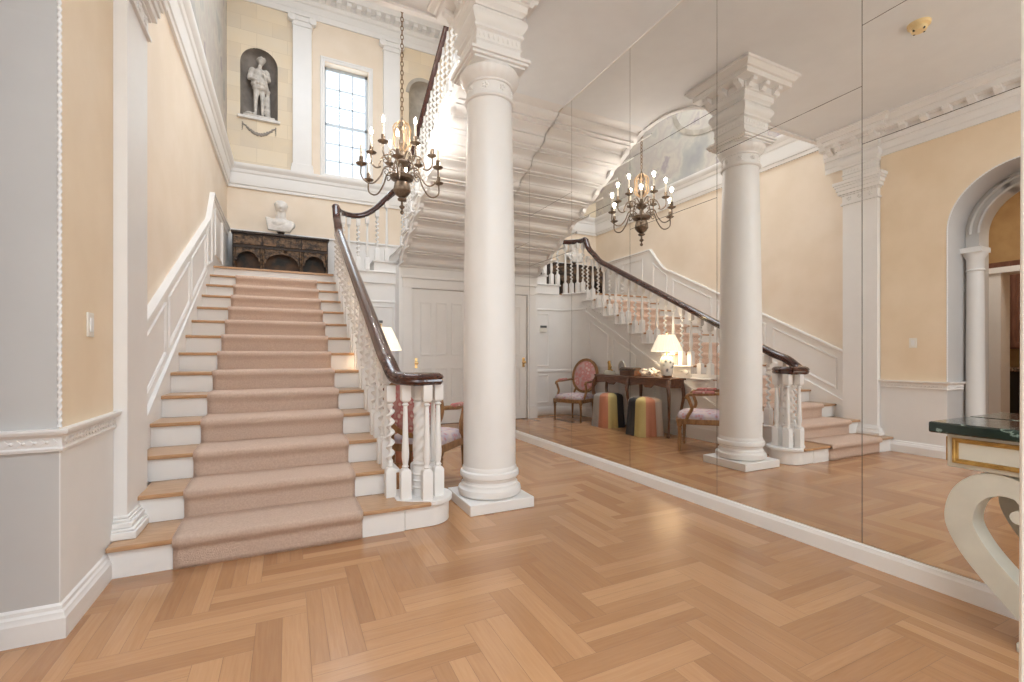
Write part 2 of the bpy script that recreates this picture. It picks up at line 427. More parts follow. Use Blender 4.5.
# chair rail & baseboard of the hall left wall (wrap into the reveal)
YJ = AY + AR   # 2.73
rail_prof = [(0, 0), (.012, 0), (.016, .012), (.010, .02), (.010, .062), (.018, .07), (.034, .078), (.04, .09), (.04, .1), (0, .1)]
def molding(path, prof, name, m=WHITE, flip=False, z=0):
    pts = [(p[0], p[1], z if len(p) < 3 else p[2]) for p in path]
    b = MB(); b.sweep(pts, [(-a if flip else a, c) for a, c in prof], flat=True); return struct(b.build(name, m, angle=25))
molding([(-1.30, YJ, .825), (XL, YJ, .825), (XL, 3.44, .825)], rail_prof, 'trim_4')
b = MB()
for k in range(17):                    # carved fret band of the chair rail
    y = YJ + .03 + k * .039
    b.obox((XL + .011, y, .866), (0, 1, 1), (1, 0, 0), (0, -1, 1), .011, .004, .011)
    b.ball((XL + .011, y + .0195, .866), .007, 8, 6)
for k in range(10):
    x = XL - .02 - k * .039
    b.obox((x, YJ - .011, .866), (1, 0, 1), (0, 1, 0), (-1, 0, 1), .011, .004, .011)
    b.ball((x - .0195, YJ - .011, .866), .007, 8, 6)
struct(b.build('trim_5', WHITE))
base_prof = [(0, 0), (.028, 0), (.028, .09), (.022, .1), (.02, .115), (.012, .125), (.010, .14), (0, .15)]
molding([(-1.30, YJ, 0), (XL, YJ, 0), (XL, 3.32, 0)], base_prof, 'baseboard_left')
molding([(XL, 1.40, .825), (-1.30, 1.40, .825)][::-1] and [(XL, -2.3, .825), (XL, 1.40, .825), (-1.30, 1.40, .825)], rail_prof, 'trim_6')
molding([(XL, -2.3, 0), (XL, 1.40, 0), (-1.30, 1.40, 0)], base_prof, 'baseboard_left')

# entablature on the hall's left wall with modillions
def cornice_prof(): return [(0, -.46), (.02, -.46), (.02, -.40), (.03, -.38), (.03, -.30), (.05, -.29), (.06, -.25), (.07, -.24), (.07, -.17), (.15, -.17), (.18, -.165), (.18, -.10), (.20, -.09), (.225, -.04), (.24, -.03), (.24, 0), (0, 0)]
molding([(XL, -2.3, ZC), (XL, 4.12, ZC)], cornice_prof(), 'trim_7', flip=False)
b = MB()
for k in range(29):
    y = 4.0 - k * .22
    if 3.3 < y < 3.95: continue
    b.prism([(XL + .06, ZC - .24), (XL + .10, ZC - .245), (XL + .13, ZC - .215), (XL + .165, ZC - .20), (XL + .17, ZC - .165), (XL + .06, ZC - .165)], 'y', y - .035, y + .035)
n_mod = MB(); n_mod = b
struct(b.build('trim_8', WHITE))
# light switch on left wall
t = thing('light_switch', 'small ivory light switch plate on the cream wall above the chair rail', 'light switch', (XL, 3.065, 1.405))
b = MB(); b.box(XL, XL + .008, 3.065 - .042, 3.065 + .042, 1.405 - .062, 1.405 + .062); b.build('plate', PLATE, t, bevel=.004)
b = MB(); b.box(XL + .008, XL + .013, 3.065 - .018, 3.065 + .018, 1.405 - .035, 1.405 + .035); b.build('rocker', WHITE, t, bevel=.002)

# kitchen glimpsed beyond the arch
ORANGE = mat('ochre_wall', (.62, .42, .20), .6, noise=(.54, .35, .16))
b = MB(); b.box(-4.6, -4.5, 1.2, 4.6, 0, 4.3); struct(b.build('wall_kitchen_west', ORANGE))
b = MB(); b.box(-4.6, -1.66, 4.5, 4.6, 0, 4.3); struct(b.build('wall_kitchen_north', ORANGE))
b = MB(); b.box(-4.6, -1.66, 1.1, 1.2, 0, 4.3); struct(b.build('wall_kitchen_south', ORANGE))
b = MB(); b.box(-4.6, -1.66, 1.1, 4.6, 4.2, 4.3); struct(b.build('ceiling', CEIL))
CAB = mat('kitchen_cherry_wood', (.22, .10, .065), .4, noise=(.16, .07, .045), nscale=5, stretch=(4, 4, 1))
GRAN = mat('speckled_granite', (.45, .36, .28), .2, noise=(.08, .06, .05), nscale=45)
t = thing('kitchen_cabinet', 'reddish brown kitchen cabinet seen through the arch in the mirror', 'cabinet', (-4.2, 3.1, 0))
b = MB(); b.box(-4.49, -3.95, 2.3, 4.0, 0, 1.0); b.build('base_unit', BLACK, t, bevel=.005)
b = MB(); b.box(-4.49, -3.9, 2.25, 4.05, 1.0, 1.06); b.build('worktop', GRAN, t, bevel=.006)
b = MB(); b.box(-4.49, -4.1, 2.3, 4.0, 1.35, 2.75); b.build('wall_unit', CAB, t, bevel=.006)
for k in range(4):
    y = 2.32 + k * .42
    b = MB(); b.box(-4.1, -4.08, y, y + .40, 1.38, 2.72)
    b.ring2d([(y + .05, 1.44), (y + .35, 1.44), (y + .35, 2.66), (y + .05, 2.66)], lambda p, h: (-4.08 + h, p[0], p[1]), 0, .04, .012)
    d = b.build('door', CAB, t)
    b = MB(); b.ball((-4.065, y + (.36 if k % 2 == 0 else .04), 1.5), .014, 10, 8); b.build('knob', BRASS, d, world=True)
b = MB(); b.box(-3.2, -2.9, 2.895, 3.14, 0, 2.42); b.box(-3.22, -2.88, 2.0, 3.16, 2.42, 2.5); struct(b.build('trim_10', WALLW))

# ------------------------------------------------------------------ the column
CX, CY = 1.55, 3.637
def rot4(fn):
    for k in range(4): fn(k)
def egg(t, z): return 1 + .03 * abs(math.sin(12 * t)) if z > 3.46 else 1
t = thing('column', 'white freestanding column on a square plinth in front of the mirror', 'column', (CX, CY, 0))
b = MB(); b.box(CX - .281, CX + .281, CY - .281, CY + .281, 0, .085); b.build('plinth', WHITE, t, bevel=.006)
b = MB(); b.lathe([(.24, .085), (.262, .10), (.268, .125), (.262, .15), (.245, .16), (.238, .17), (.238, .185), (.226, .195), (.222, .21), (.232, .225), (.232, .235), (.248, .245), (.25, .265), (.245, .285), (.23, .295), (.23, .31), (.222, .33)], (CX, CY, 0), 56); b.build('base', WHITE, t)
prof = [(.222, .33)] + [(.222 - .032 * (max(0, (z - 1.1)) / 2.25) ** 1.5, z) for z in [1.1 + k * .225 for k in range(11)]]
b = MB(); b.lathe(prof, (CX, CY, 0), 56); b.build('shaft', WHITE, t)
b = MB(); b.lathe([(.190, 3.35), (.190, 3.36), (.206, 3.366), (.212, 3.378), (.206, 3.39), (.196, 3.395), (.196, 3.405), (.188, 3.412), (.188, 3.49)], (CX, CY, 0), 56)
b.lathe([(.19, 3.49), (.20, 3.495), (.20, 3.51), (.222, 3.53), (.243, 3.56), (.247, 3.59), (.235, 3.615), (.2, 3.62)], (CX, CY, 0), 96, fn=lambda tt, z: 1 + (.025 * abs(math.sin(12 * tt)) if 3.52 < z < 3.6 else 0))
for k in range(8):
    a = 2 * PI * k / 8 + .2
    px, py = CX + .188 * math.cos(a), CY + .188 * math.sin(a)
    for q in range(5):
        w = 2 * PI * q / 5
        b.ball((px - .018 * math.sin(a) * math.cos(w), py + .018 * math.cos(a) * math.cos(w), 3.45 + .018 * math.sin(w)), .012, 8, 6)
b.build('capital', WHITE, t)
b = MB()
for (h, z0, z1) in ((.225, 3.615, 3.635), (.247, 3.635, 3.66), (.262, 3.66, 3.685)): b.box(CX - h, CX + h, CY - h, CY + h, z0, z1)
b.build('abacus', WHITE, t, bevel=.004)
def entab(name, parent, cx, cy, hx, hy, zb, zt, wall_side=None):
    """square entablature block: architrave, pulvinated frieze, bracketed cornice"""
    H = zt - zb
    b = MB()
    arch = [(0, 0), (0, .05 * H), (.008, .055 * H), (.008, .12 * H), (.02, .14 * H), (.008, .16 * H), (.008, .26 * H), (.03, .28 * H), (.03, .31 * H), (.01, .315 * H)]
    fr = [(.01 + .045 * math.sin(PI * k / 8), .315 * H + .22 * H * k / 8) for k in range(9)]
    co_ = [(.02, .535 * H), (.03, .56 * H), (.05, .58 * H), (.055, .66 * H), (.07, .67 * H), (.07, .78 * H), (.16, .79 * H), (.175, .80 * H), (.175, .88 * H), (.195, .89 * H), (.225, .95 * H), (.24, .96 * H), (.24, H)]
    vs = []; fs = []; pr = arch + fr[1:] + co_
    for (o, z) in pr:
        vs += [(cx - hx - o, cy - hy - o, zb + z), (cx + hx + o, cy - hy - o, zb + z), (cx + hx + o, cy + hy + o, zb + z), (cx - hx - o, cy + hy + o, zb + z)]
    for i in range(len(pr) - 1):
        for k in range(4): fs.append((i * 4 + k, i * 4 + (k + 1) % 4, i * 4 + 4 + (k + 1) % 4, i * 4 + 4 + k))
    fs.append((3, 2, 1, 0)); n = len(pr) * 4; fs.append((n - 4, n - 3, n - 2, n - 1))
    b.add(vs, fs)
    o = b.build(name, WHITE, parent, angle=28)
    zc = zb + .68 * H; zd = zb + .79 * H
    bl = MB()                          # carved leaf band on the architrave
    nx = max(2, int(2 * hx / .04))
    for k in range(nx):
        x = cx - hx + (k + .5) * 2 * hx / nx
        for s in (-1, 1): bl.ball((x, cy + s * (hy + .006), zb + .21 * H), .016, 6, 5, (.9, .6, 1.5))
    ny = max(2, int(2 * hy / .04))
    for k in range(ny):
        y = cy - hy + (k + .5) * 2 * hy / ny
        for s in (-1, 1): bl.ball((cx + s * (hx + .006), y, zb + .21 * H), .016, 6, 5, (.6, .9, 1.5))
    bl.build('leaf_band', WHITE, parent)
    def mod(px, py, dx, dy):
        m_ = MB(); prf = [(0, zc), (.035, zc - .005), (.06, zc + .03), (.09, zc + .04), (.098, zd), (0, zd)]
        w = .032
        A = [(px + dx * q - dy * w, py + dy * q + dx * w, z) for q, z in prf]; B = [(px + dx * q + dy * w, py + dy * q - dx * w, z) for q, z in prf]
        n_ = len(prf)
        m_.add(A + B, [tuple(range(n_)), tuple(range(2 * n_ - 1, n_ - 1, -1))] + [(k, (k + 1) % n_, n_ + (k + 1) % n_, n_ + k) for k in range(n_)])
        m_.build('modillion', WHITE, parent)
    e = .06
    nx = 3 if hx > .15 else 2
    for k in range(nx):
        x = cx - hx - .02 + k * (2 * hx + .04) / (nx - 1)
        for s in (-1, 1):
            if wall_side is None or True: mod(x, cy + s * (hy + e), 0, s)
    nyy = 3 if hy > .15 else 2
    for k in range(nyy):
        y = cy - hy - .02 + k * (2 * hy + .04) / (nyy - 1)
        for s in (-1, 1):
            if wall_side == 'left' and s < 0: continue
            mod(cx + s * (hx + e), y, s, 0)
    return o
entab('entablature', t, CX, CY, .188, .188, 3.685, ZC - .002)

# pilaster on the left wall, in line with the column
PY = 3.645
t = thing('pilaster', 'tall white pilaster on the left wall beside the foot of the stairs', 'pilaster', (XL, PY, 0))
b = MB(); b.box(XS + .002, -.845, PY - .215, PY + .215, .3, 3.36); b.build('shaft', WHITE, t, bevel=.004)
b = MB()
for (h, z0, z1) in ((.052, 0, .045), (.042, .045, .062), (.03, .062, .095), (.016, .095, .112), (.008, .112, .13)): b.box(XS + .002, -.845 + h, PY - .215 - h, PY + .215 + h, R_ + z0, R_ + z1)
b.build('base', WHITE, t, bevel=.006)
b = MB()
for (h, z0, z1) in ((.02, 3.36, 3.385), (.01, 3.385, 3.40), (.004, 3.40, 3.49), (.02, 3.49, 3.51), (.045, 3.51, 3.56), (.06, 3.56, 3.61), (.075, 3.61, 3.64), (.09, 3.64, 3.685)):
    b.box(XS + .002, -.845 + h, PY - .215 - h, PY + .215 + h, z0, z1)
for k in range(3):
    y = PY - .13 + k * .13
    for q in range(5): b.ball((-.84, y + .02 * math.cos(2 * PI * q / 5), 3.445 + .02 * math.sin(2 * PI * q / 5)), .013, 8, 6)
b.build('capital', WHITE, t, bevel=.004)
entab('entablature', t, XS + .06, PY, .10, .20, 3.685, ZC - .002, 'left')

# ------------------------------------------------------------------ stairwell shell
b = MB(); b.box(XS - .12, XS, 3.425, YB + .1, 0, 4.36); struct(b.build('wall_left', CREAM2))
b = MB(); b.box(XS - .12, XS, 2.4, YB + .1, 4.36, ZT); struct(b.build('wall_left_upper', MURAL))
WX0, WX1, WZ0, WZ1 = .66, 1.51, 4.80, 7.08      # window opening
def wall_rects(b, x0, x1, z0, z1, holes, y0, y1):
    xs = sorted({x0, x1} | {h[0] for h in holes} | {h[1] for h in holes}); zs = sorted({z0, z1} | {h[2] for h in holes} | {h[3] for h in holes})
    for i in range(len(xs) - 1):
        for j in range(len(zs) - 1):
            cx, cz = (xs[i] + xs[i + 1]) / 2, (zs[j] + zs[j + 1]) / 2
            if any(h[0] < cx < h[1] and h[2] < cz < h[3] for h in holes): continue
            b.box(xs[i], xs[i + 1], y0, y1, zs[j], zs[j + 1])
b = MB(); b.box(XS - .1, XM + .1, YB, YB + .3, 0, 4.36); struct(b.build('wall_back', CREAM2))
NX, NR, NZ0, NZS = -.478, .31, 5.70, 6.70       # statue niche
N2X = 2.65
b = MB(); wall_rects(b, .44, 1.80, 4.36, ZT, [(WX0, WX1, WZ0, WZ1)], YB, YB + .3); struct(b.build('wall_back', CREAM2))
def niche_wall(x0, x1, nx, z0n, zs, name):
    b = MB(); b.box(x0, x1, YB, YB + .3, 4.36, z0n); b.box(x0, nx - NR, YB, YB + .3, z0n, ZT); b.box(nx + NR, x1, YB, YB + .3, z0n, ZT)
    a = [(nx + NR * math.cos(PI * k / 20), zs + NR * math.sin(PI * k / 20)) for k in range(21)]
    b.prism([(nx - NR, ZT), (nx + NR, ZT)] + a, 'y', YB, YB + .3)
    struct(b.build(name, STONE))
    b = MB(); seg = 16; vs = []; fs = []      # recess: half cylinder with quarter dome
    zz = [z0n + (zs - z0n) * k / 6 for k in range(7)]
    for z in zz:
        for k in range(seg + 1):
            q = PI * k / seg; vs.append((nx + NR * math.cos(q), YB + .002 + .24 * math.sin(q), z))
    for i in range(1, 9):
        e = PI / 2 * i / 8
        for k in range(seg + 1):
            q = PI * k / seg; vs.append((nx + NR * math.cos(q) * math.cos(e), YB + .002 + .24 * math.sin(q) * math.cos(e), zs + NR * math.sin(e)))
    rows = 15
    for i in range(rows - 1):
        for k in range(seg): fs.append((i * (seg + 1) + k, i * (seg + 1) + k + 1, (i + 1) * (seg + 1) + k + 1, (i + 1) * (seg + 1) + k))
    fs.append(tuple(range(seg + 1)))
    b.add(vs, fs); return b
struct(niche_wall(XS - .1, .44, NX, NZ0, NZS, 'wall_back').build('trim_11', GRISAILLE))
struct(niche_wall(1.80, XM + .1, N2X, NZ0, 6.88, 'wall_back').build('trim_12', STONEARCH))
b = MB(); b.box(NX - NR - .04, NX + NR + .04, YB - .05, YB + .02, NZ0 - .05, NZ0); b.box(N2X - NR - .04, N2X + NR + .04, YB - .05, YB + .02, NZ0 - .05, NZ0); struct(b.build('trim_13', MARBLE, bevel=.006))
b = MB()
a_ = [(N2X + (NR + .03) * math.cos(PI * k / 24), YB - .008, 6.88 + (NR + .03) * math.sin(PI * k / 24)) for k in range(25)]
b.sweep(a_, [(-.035, -.012), (.035, -.012), (.035, .012), (-.035, .012)], up=(0, 1, 0)); struct(b.build('trim_14', STONEARCH))
b = MB(); b.box(XM, XM + .12, -2.3, YB + .1, 0, ZT); struct(b.build('wall_right', CREAM2))
# closing wall of the upper gallery (behind the slab edge, above the hall)
b = MB(); b.box(XS - .1, XM + .1, 2.3, 2.4, Z2, ZT); struct(b.build('wall_gallery', CREAM2))
# belt course at upper floor level on left and back walls
belt = [(0, 0), (.03, 0), (.035, .05), (.05, .06), (.06, .11), (.06, .26), (.075, .28), (.085, .33), (.12, .37), (.13, .40), (.13, .43), (0, .43)]
molding([(XS, 4.16, 4.345), (XS, YB, 4.345), (XM, YB, 4.345)], belt, 'trim_15')
# mural ornaments: painted stone arch frame and cartouche on the left upper wall
b = MB()
a_ = [(XS + .006, 6.2 + 1.0 * math.cos(PI * 2 * k / 40), 6.35 + .8 * math.sin(PI * 2 * k / 40)) for k in range(40)]
b.sweep(a_, [(-.05, -.006), (.05, -.006), (.05, .006), (-.05, .006)], up=(1, 0, 0), closed=True); struct(b.build('trim_16', STONEARCH))
# upper cornice
uc = [(0, -.62), (.03, -.62), (.03, -.52), (.04, -.50), (.04, -.38), (.07, -.36), (.08, -.30), (.10, -.29), (.10, -.22), (.26, -.21), (.28, -.12), (.30, -.10), (.36, -.02), (.36, 0), (0, 0)]
molding([(XS, 2.4, ZT), (XS, YB, ZT), (XM, YB, ZT)], uc, 'trim_17')
b = MB()
for k in range(21):
    x = XS + .2 + k * .19
    b.box(x - .045, x + .045, YB - .24, YB - .1, ZT - .285, ZT - .215)
struct(b.build('trim_18', WHITE))
# upper pilasters on the back wall
first = None
for i, (x, lab) in enumerate(((.255, 'white pilaster between the statue niche and the stair window'), (1.965, 'white pilaster right of the stair window, behind the chandelier chain'))):
    if first is None:
        t = first = thing('wall_pilaster', lab, 'pilaster', (x, YB, 4.775), group='pilasters flanking the stair window')
        b = MB(); b.prism([(-.20, 0), (.20, 0), (.20, .08), (.185, .1), (.19, .13), (.175, .16), (-.175, .16), (-.19, .13), (-.185, .1), (-.20, .08)], 'y', -.11, .01); b.build('base', WHITE, t, world=False, bevel=.004)
        b = MB(); b.box(-.168, .168, -.085, .01, .16, 2.82); b.build('shaft', WHITE, t, world=False, bevel=.006)
        b = MB()
        for (h, z0, z1) in ((.015, 2.82, 2.845), (.0, 2.845, 2.92), (.02, 2.92, 2.95), (.04, 3.01, 3.05)): b.box(-.168 - h, .168 + h, -.085 - h, .01, z0, z1)
        for s in (-1, 1):
            b.lathe([(.02, -.06), (.07, -.055), (.075, 0), (.07, .055), (.02, .06)], (0, 0, 0), 14)
            n0 = len(b.v) - 5 * 14
            for q in range(n0, len(b.v)):
                xx, yy, zz = b.v[q]; b.v[q] = (xx + s * .185, zz - .06, yy + 2.965)
        b.box(-.185, .185, -.10, .01, 2.95, 3.01)
        b.build('capital', WHITE, t, world=False, bevel=.004)
    else:
        t = first.copy(); COL.objects.link(t); t.location = (x, YB, 4.775); t['label'] = lab
        for c in list(first.children):
            d = c.copy(); COL.objects.link(d); d.parent = t
# window
b = MB()
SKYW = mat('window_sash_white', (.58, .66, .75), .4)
b.ring2d([(.577, 4.775), (1.594, 4.775), (1.594, 7.18), (.577, 7.18)], lambda p, h: (p[0], YB - h, p[1]), 0, .09, .03)
struct(b.build('trim_19', WHITE))
win = bpy.data.objects.new('window_1', None); COL.objects.link(win); win['kind'] = 'structure'; win['_base'] = (0, 0, 0)
b = MB(); yf0, yf1 = YB + .17, YB + .23
for (x0, x1, z0, z1) in ((WX0, WX0 + .05, WZ0, WZ1), (WX1 - .05, WX1, WZ0, WZ1), (WX0, WX1, WZ0, WZ0 + .06), (WX0, WX1, WZ1 - .06, WZ1), (WX0, WX1, 5.90, 5.96)): b.box(x0, x1, yf0, yf1, z0, z1)
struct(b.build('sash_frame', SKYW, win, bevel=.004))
b = MB()
for k in (1, 2):
    x = WX0 + .05 + (WX1 - WX0 - .1) * k / 3; b.box(x - .012, x + .012, yf0 + .01, yf1 - .01, WZ0, WZ1)
for k in (1, 2):
    for zz in (WZ0 + .06 + (5.90 - WZ0 - .06) * k / 3, 5.96 + (WZ1 - .06 - 5.96) * k / 3): b.box(WX0, WX1, yf0 + .01, yf1 - .01, zz - .012, zz + .012)
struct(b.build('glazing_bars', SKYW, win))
b = MB(); b.box(WX0, WX1, YB + .198, YB + .202, WZ0, WZ1); struct(b.build('pane', GLASS, win))

# ------------------------------------------------------------------ lower staircase
XE = .74            # outer face of the string / side wall
XW = -.97           # wainscot face
stair = thing('staircase', 'wide oak and white painted staircase rising to the landing', 'staircase', (0, Y0, 0))
def nose(k): return Y0 + (k - 1) * G_
for k in range(1, 15):
    z = k * R_; y = nose(k)
    if k < 14:
        if k == 1:
            b = MB(); b.prism([(-.905, y), (.94, y), (.94, y + .42), (XE + .02, y + .42), (XE + .02, y + G_ + .03), (-.905, y + G_ + .03)], 'z', z - .028, z)
        else:
            b = MB(); x0 = XS + .002 if k > 2 else -.86
            b.box(x0, XE + .0, y, y + G_ + .03, z - .028, z)
        b.build('tread', OAK, stair, bevel=.008)
        if k > 1:
            b = MB(); b.box(XE + .001, XE + .048, y, y + G_ + .03, z - .029, z + .001); b.build('nosing_return', WHITE, stair, bevel=.008)
    b = MB()
    if k == 1: b.box(-.905, .75, y + .03, y + .05, 0, z - .028)
    else: b.box(XS + .002, XE - .062, y + .03, y + .05, z - R_, z - .028 if k < 14 else z - .03)
    b.build('riser', WHITE, stair)
# curtail end, painted white
def disc(cx, cy, r, n=28, a0=-PI / 2, a1=PI / 2): return [(cx + r * math.cos(a0 + (a1 - a0) * k / n), cy + r * math.sin(a0 + (a1 - a0) * k / n)) for k in range(n + 1)]
b = MB(); b.prism(disc(.94, 3.49, .19) + [(.752, 3.68), (.752, 3.30)], 'z', 0, .152)
b.prism(disc(.94, 3.49, .215, 32, -PI / 2 + .15, PI / 2) + [(.72, 3.705), (.72, 3.42), (.80, 3.36)], 'z', .152, .188)
b.build('curtail_end', WHITE, stair, bevel=.006)
# skirt board along the wall
b = MB(); b.prism([(3.9, .60), (nose(14), ZL + .12), (nose(14) + .3, ZL + .14), (nose(14) + .3, ZL), (3.9, 0)], 'x', XS + .001, XW + .005)
for q in range(len(b.v)):
    xx, yy, zz = b.v[q]
    if xx > XS + .01: b.v[q] = (-.935 - .009 * (yy - 3.9), yy, zz)
b.build("skirt_board", WHITE, stair)
# side string with scroll brackets under each tread end
pts = [(nose(2) + .02, 0)]
for k in range(2, 14): pts += [(nose(k) + .03, k * R_ - R_ + .0), (nose(k) + .03, k * R_ - .028)]
top = pts[1:]
b = MB()
for k in range(2, 14):
    y0, y1, z1 = nose(k) + .03, nose(k + 1) + .03, k * R_ - .028
    b.box(XE - .06, XE - .001, y0 + .003, y1 + .003, 0, z1 - .001)
b.box(XE - .06, XE - .001, nose(14) + .033, 8.0, 0, ZL - .172)
b.build('side_wall', WHITE, stair)
for k in range(2, 14):
    y0, z1 = nose(k) + .03, k * R_ - .03
    sp = [(y0, z1), (y0 + .335, z1), (y0 + .335, z1 - .03), (y0 + .30, z1 - .045), (y0 + .25, z1 - .04), (y0 + .21, z1 - .07), (y0 + .16, z1 - .06), (y0 + .14, z1 - .095), (y0 + .10, z1 - .11), (y0 + .07, z1 - .09), (y0 + .05, z1 - .14), (y0, z1 - .145)]
    b = MB(); b.prism(sp, 'x', XE, XE + .022)
    b.lathe([(.012, -.004), (.034, 0), (.03, .008), (.012, .012)], (0, 0, 0), 12)
    for q in range(len(b.v) - 48, len(b.v)):
        xx, yy, zz = b.v[q]; b.v[q] = (XE + .022 + zz, xx + y0 + .075, yy + z1 - .07)
    b.build('bracket', WHITE, stair)
# sloping moulding under the brackets and wall panels on the side wall
ph = lambda p, h: (XE + h, p[0], p[1])
def line(y): return (y - nose(2)) / G_ * R_ + R_ - .17     # string line
b = MB()
b.sweep([(XE + .008, 3.85, line(3.85) - .02), (XE + .008, 7.86, line(7.86) - .02)], [(-.02, -.014), (.02, -.014), (.02, .014), (-.02, .014)], up=(1, 0, 0))
for (ya, yb_) in ((6.35, 7.0), (7.12, 7.74)):
    b.ring2d([(ya, 1.02), (yb_, 1.02), (yb_, line(yb_) - .14), (ya, max(1.1, line(ya) - .14))] if line(ya) - .14 > 1.1 else [(ya + .45, 1.02), (yb_, 1.02), (yb_, line(yb_) - .14)], ph, 0, .03, .014)
for (ya, yb_) in ((4.35, 4.95), (5.1, 5.75), (5.9, 6.65), (6.8, 7.7)):
    zt_ = min(.86, line(ya) - .12)
    if zt_ > .5: b.ring2d([(ya, .22), (yb_, .22), (yb_, min(.86, line(yb_) - .12)), (ya, zt_)], ph, 0, .03, .014)
b.box(XE, XE + .012, 4.6, 7.86, .90, .97)
b.build('side_panel', WHITE, stair)
# landing with winding steps toward the upper flight
def wellpath(off=0, n=10):
    """plan of the well: straight side, quarter turn, back run"""
    cx, cy, r = 1.24, 7.90, .497 - off
    pts = [(cx - r, 7.82)] + [(cx + r * math.cos(PI - PI / 2 * k / n), cy + r * math.sin(PI - PI / 2 * k / n)) for k in range(n + 1)] + [(1.80, cy + r)]
    return pts
wp = wellpath(.0)
b = MB(); b.prism([(XS, nose(14)), (.745, nose(14)), (.745, 7.96)] + [p for p in wp if p[1] > 7.96 and p[0] < 1.06] + [(1.06, YB), (XS, YB)], 'z', ZL - .028, ZL); b.build('landing', OAK, stair)
b = MB(); b.sweep([(x, y, ZL - .014) for x, y in wellpath(.016) if x < 1.08], [(-.018, -.0155), (.018, -.0155), (.018, .0155), (-.018, .0155)]); b.build('landing_nosing', WHITE, stair, bevel=.005)
b = MB(); wq = wellpath(0)
b.prism(wq + [(1.80, YB), (.70, YB), (.70, 7.8)], 'z', ZL - .17, ZL - .03); b.build('landing_fascia', WHITE, stair)
b = MB(); b.box(1.06, XM - .006, 8.37, YB, ZL - .03, ZL + R_ - .028); b.build('riser', WHITE, stair)
b = MB(); b.box(1.03, XM - .006, 8.345, YB, ZL + R_ - .028, ZL + R_); b.build('tread', WHITE, stair, bevel=.006)
b = MB(); b.box(1.37, XM - .006, 8.37, YB, ZL + R_, ZL + 2 * R_ - .028); b.build('riser', WHITE, stair)
b = MB(); b.box(1.34, XM - .006, 8.345, YB, ZL + 2 * R_ - .028, ZL + 2 * R_); b.build('tread', WHITE, stair, bevel=.006)
b = MB(); b.box(1.74, XM - .006, 8.14, YB, ZL + 2 * R_, ZL + 3 * R_ - .028); b.build('riser', WHITE, stair)
b = MB(); b.box(1.71, XM - .006, 8.115, YB, ZL + 3 * R_ - .028, ZL + 3 * R_); b.build('tread', WHITE, stair, bevel=.006)
# curved panelled wall beneath the landing
b = MB(); out = wellpath(.0); inn = wellpath(-.06)
n = len(out)
b.prism(out + inn[::-1], 'z', 0, ZL - .17)
struct(b.build('wall_well', WHITE, angle=30))
b = MB()
def wellz(z, h, d):
    b.sweep([(x, y, z) for x, y in wellpath(.0)], [(0, -h), (d, -h * .6), (d, h * .6), (0, h)])
wellz(.09, .09, .016); wellz(.92, .03, .014); wellz(2.20, .02, .014)
struct(b.build('trim_20', WHITE, angle=30))
b = MB()
for (xa, xb) in ((1.30, 1.72),):
    for (za, zb_) in ((.26, .84), (1.02, 2.12)): b.ring2d([(xa, za), (xb, za), (xb, zb_), (xa, zb_)], lambda p, h: (p[0], 8.40 - h, p[1]), 0, .03, .014)
struct(b.build('trim_21', WHITE))
b = MB(); b.box(XE, XE + .016, 3.75, 7.86, 0, .18); struct(b.build('baseboard_stair', WHITE, bevel=.004))
# thermostat
t = thing('thermostat', 'small wall thermostat with a dark display beside the door casing, seen in the mirror', 'thermostat', (1.44, 8.396, 1.8))
b = MB(); b.box(1.36, 1.52, 8.375, 8.396, 1.73, 1.87); b.build('body', PLATE, t, bevel=.005)
b = MB(); b.box(1.365, 1.515, 8.371, 8.375, 1.82, 1.865); b.build('display', mat('grey_display', (.12, .12, .12), .3), t)

# ------------------------------------------------------------------ stair runner
def runner():
    y = []; T = .014
    pts = [(nose(1) + .03, .0)]
    for k in range(1, 14):
        z = k * R_
        pts += [(nose(k) + .03, z - .05), (nose(k) - .002, z - .03), (nose(k) - .004, z - .01), (nose(k) + .006, z), (nose(k + 1) + .03, z)]
    pts.append((nose(14) + .03, 13 * R_ + .004))
    # offset outward (toward camera / up)
    P = [Vector(p) for p in pts]; off = []
    for i, p in enumerate(P):
        d0 = (p - P[i - 1]) if i else (P[1] - p); d1 = (P[i + 1] - p) if i < len(P) - 1 else d0
        d0 = d0.normalized(); d1 = d1.normalized()
        na, nb = Vector((-d0.y, d0.x)), Vector((-d1.y, d1.x)); m = na + nb
        off.append(p + m / max(.5, m.dot(na)) * T)
    # smooth the nosings and build a fine strip
    nx = 24; vs = []; fs = []
    line = []
    for i in range(len(off) - 1):
        n = max(1, int((off[i + 1] - off[i]).length / .03))
        for q in range(n): line.append(off[i].lerp(off[i + 1], q / n))
    line.append(off[-1])
    for p in line:
        for k in range(nx + 1):
            x = -.60 + 1.06 * k / nx - .014 * (p.x - Y0)
            vs.append((x, p.x, p.y))
    m = nx + 1
    for i in range(len(line) - 1):
        for k in range(nx): fs.append((i * m + k, i * m + k + 1, (i + 1) * m + k + 1, (i + 1) * m + k))
    b = MB(); b.add(vs, fs); o = b.build('stair_runner', CARPET, angle=80)
    s = o.modifiers.new('thick', 'SOLIDIFY'); s.thickness = .012; s.offset = -1
    return tag(o, 'pinkish beige carpet runner laid up the middle of the wide staircase', 'carpet')
runner()

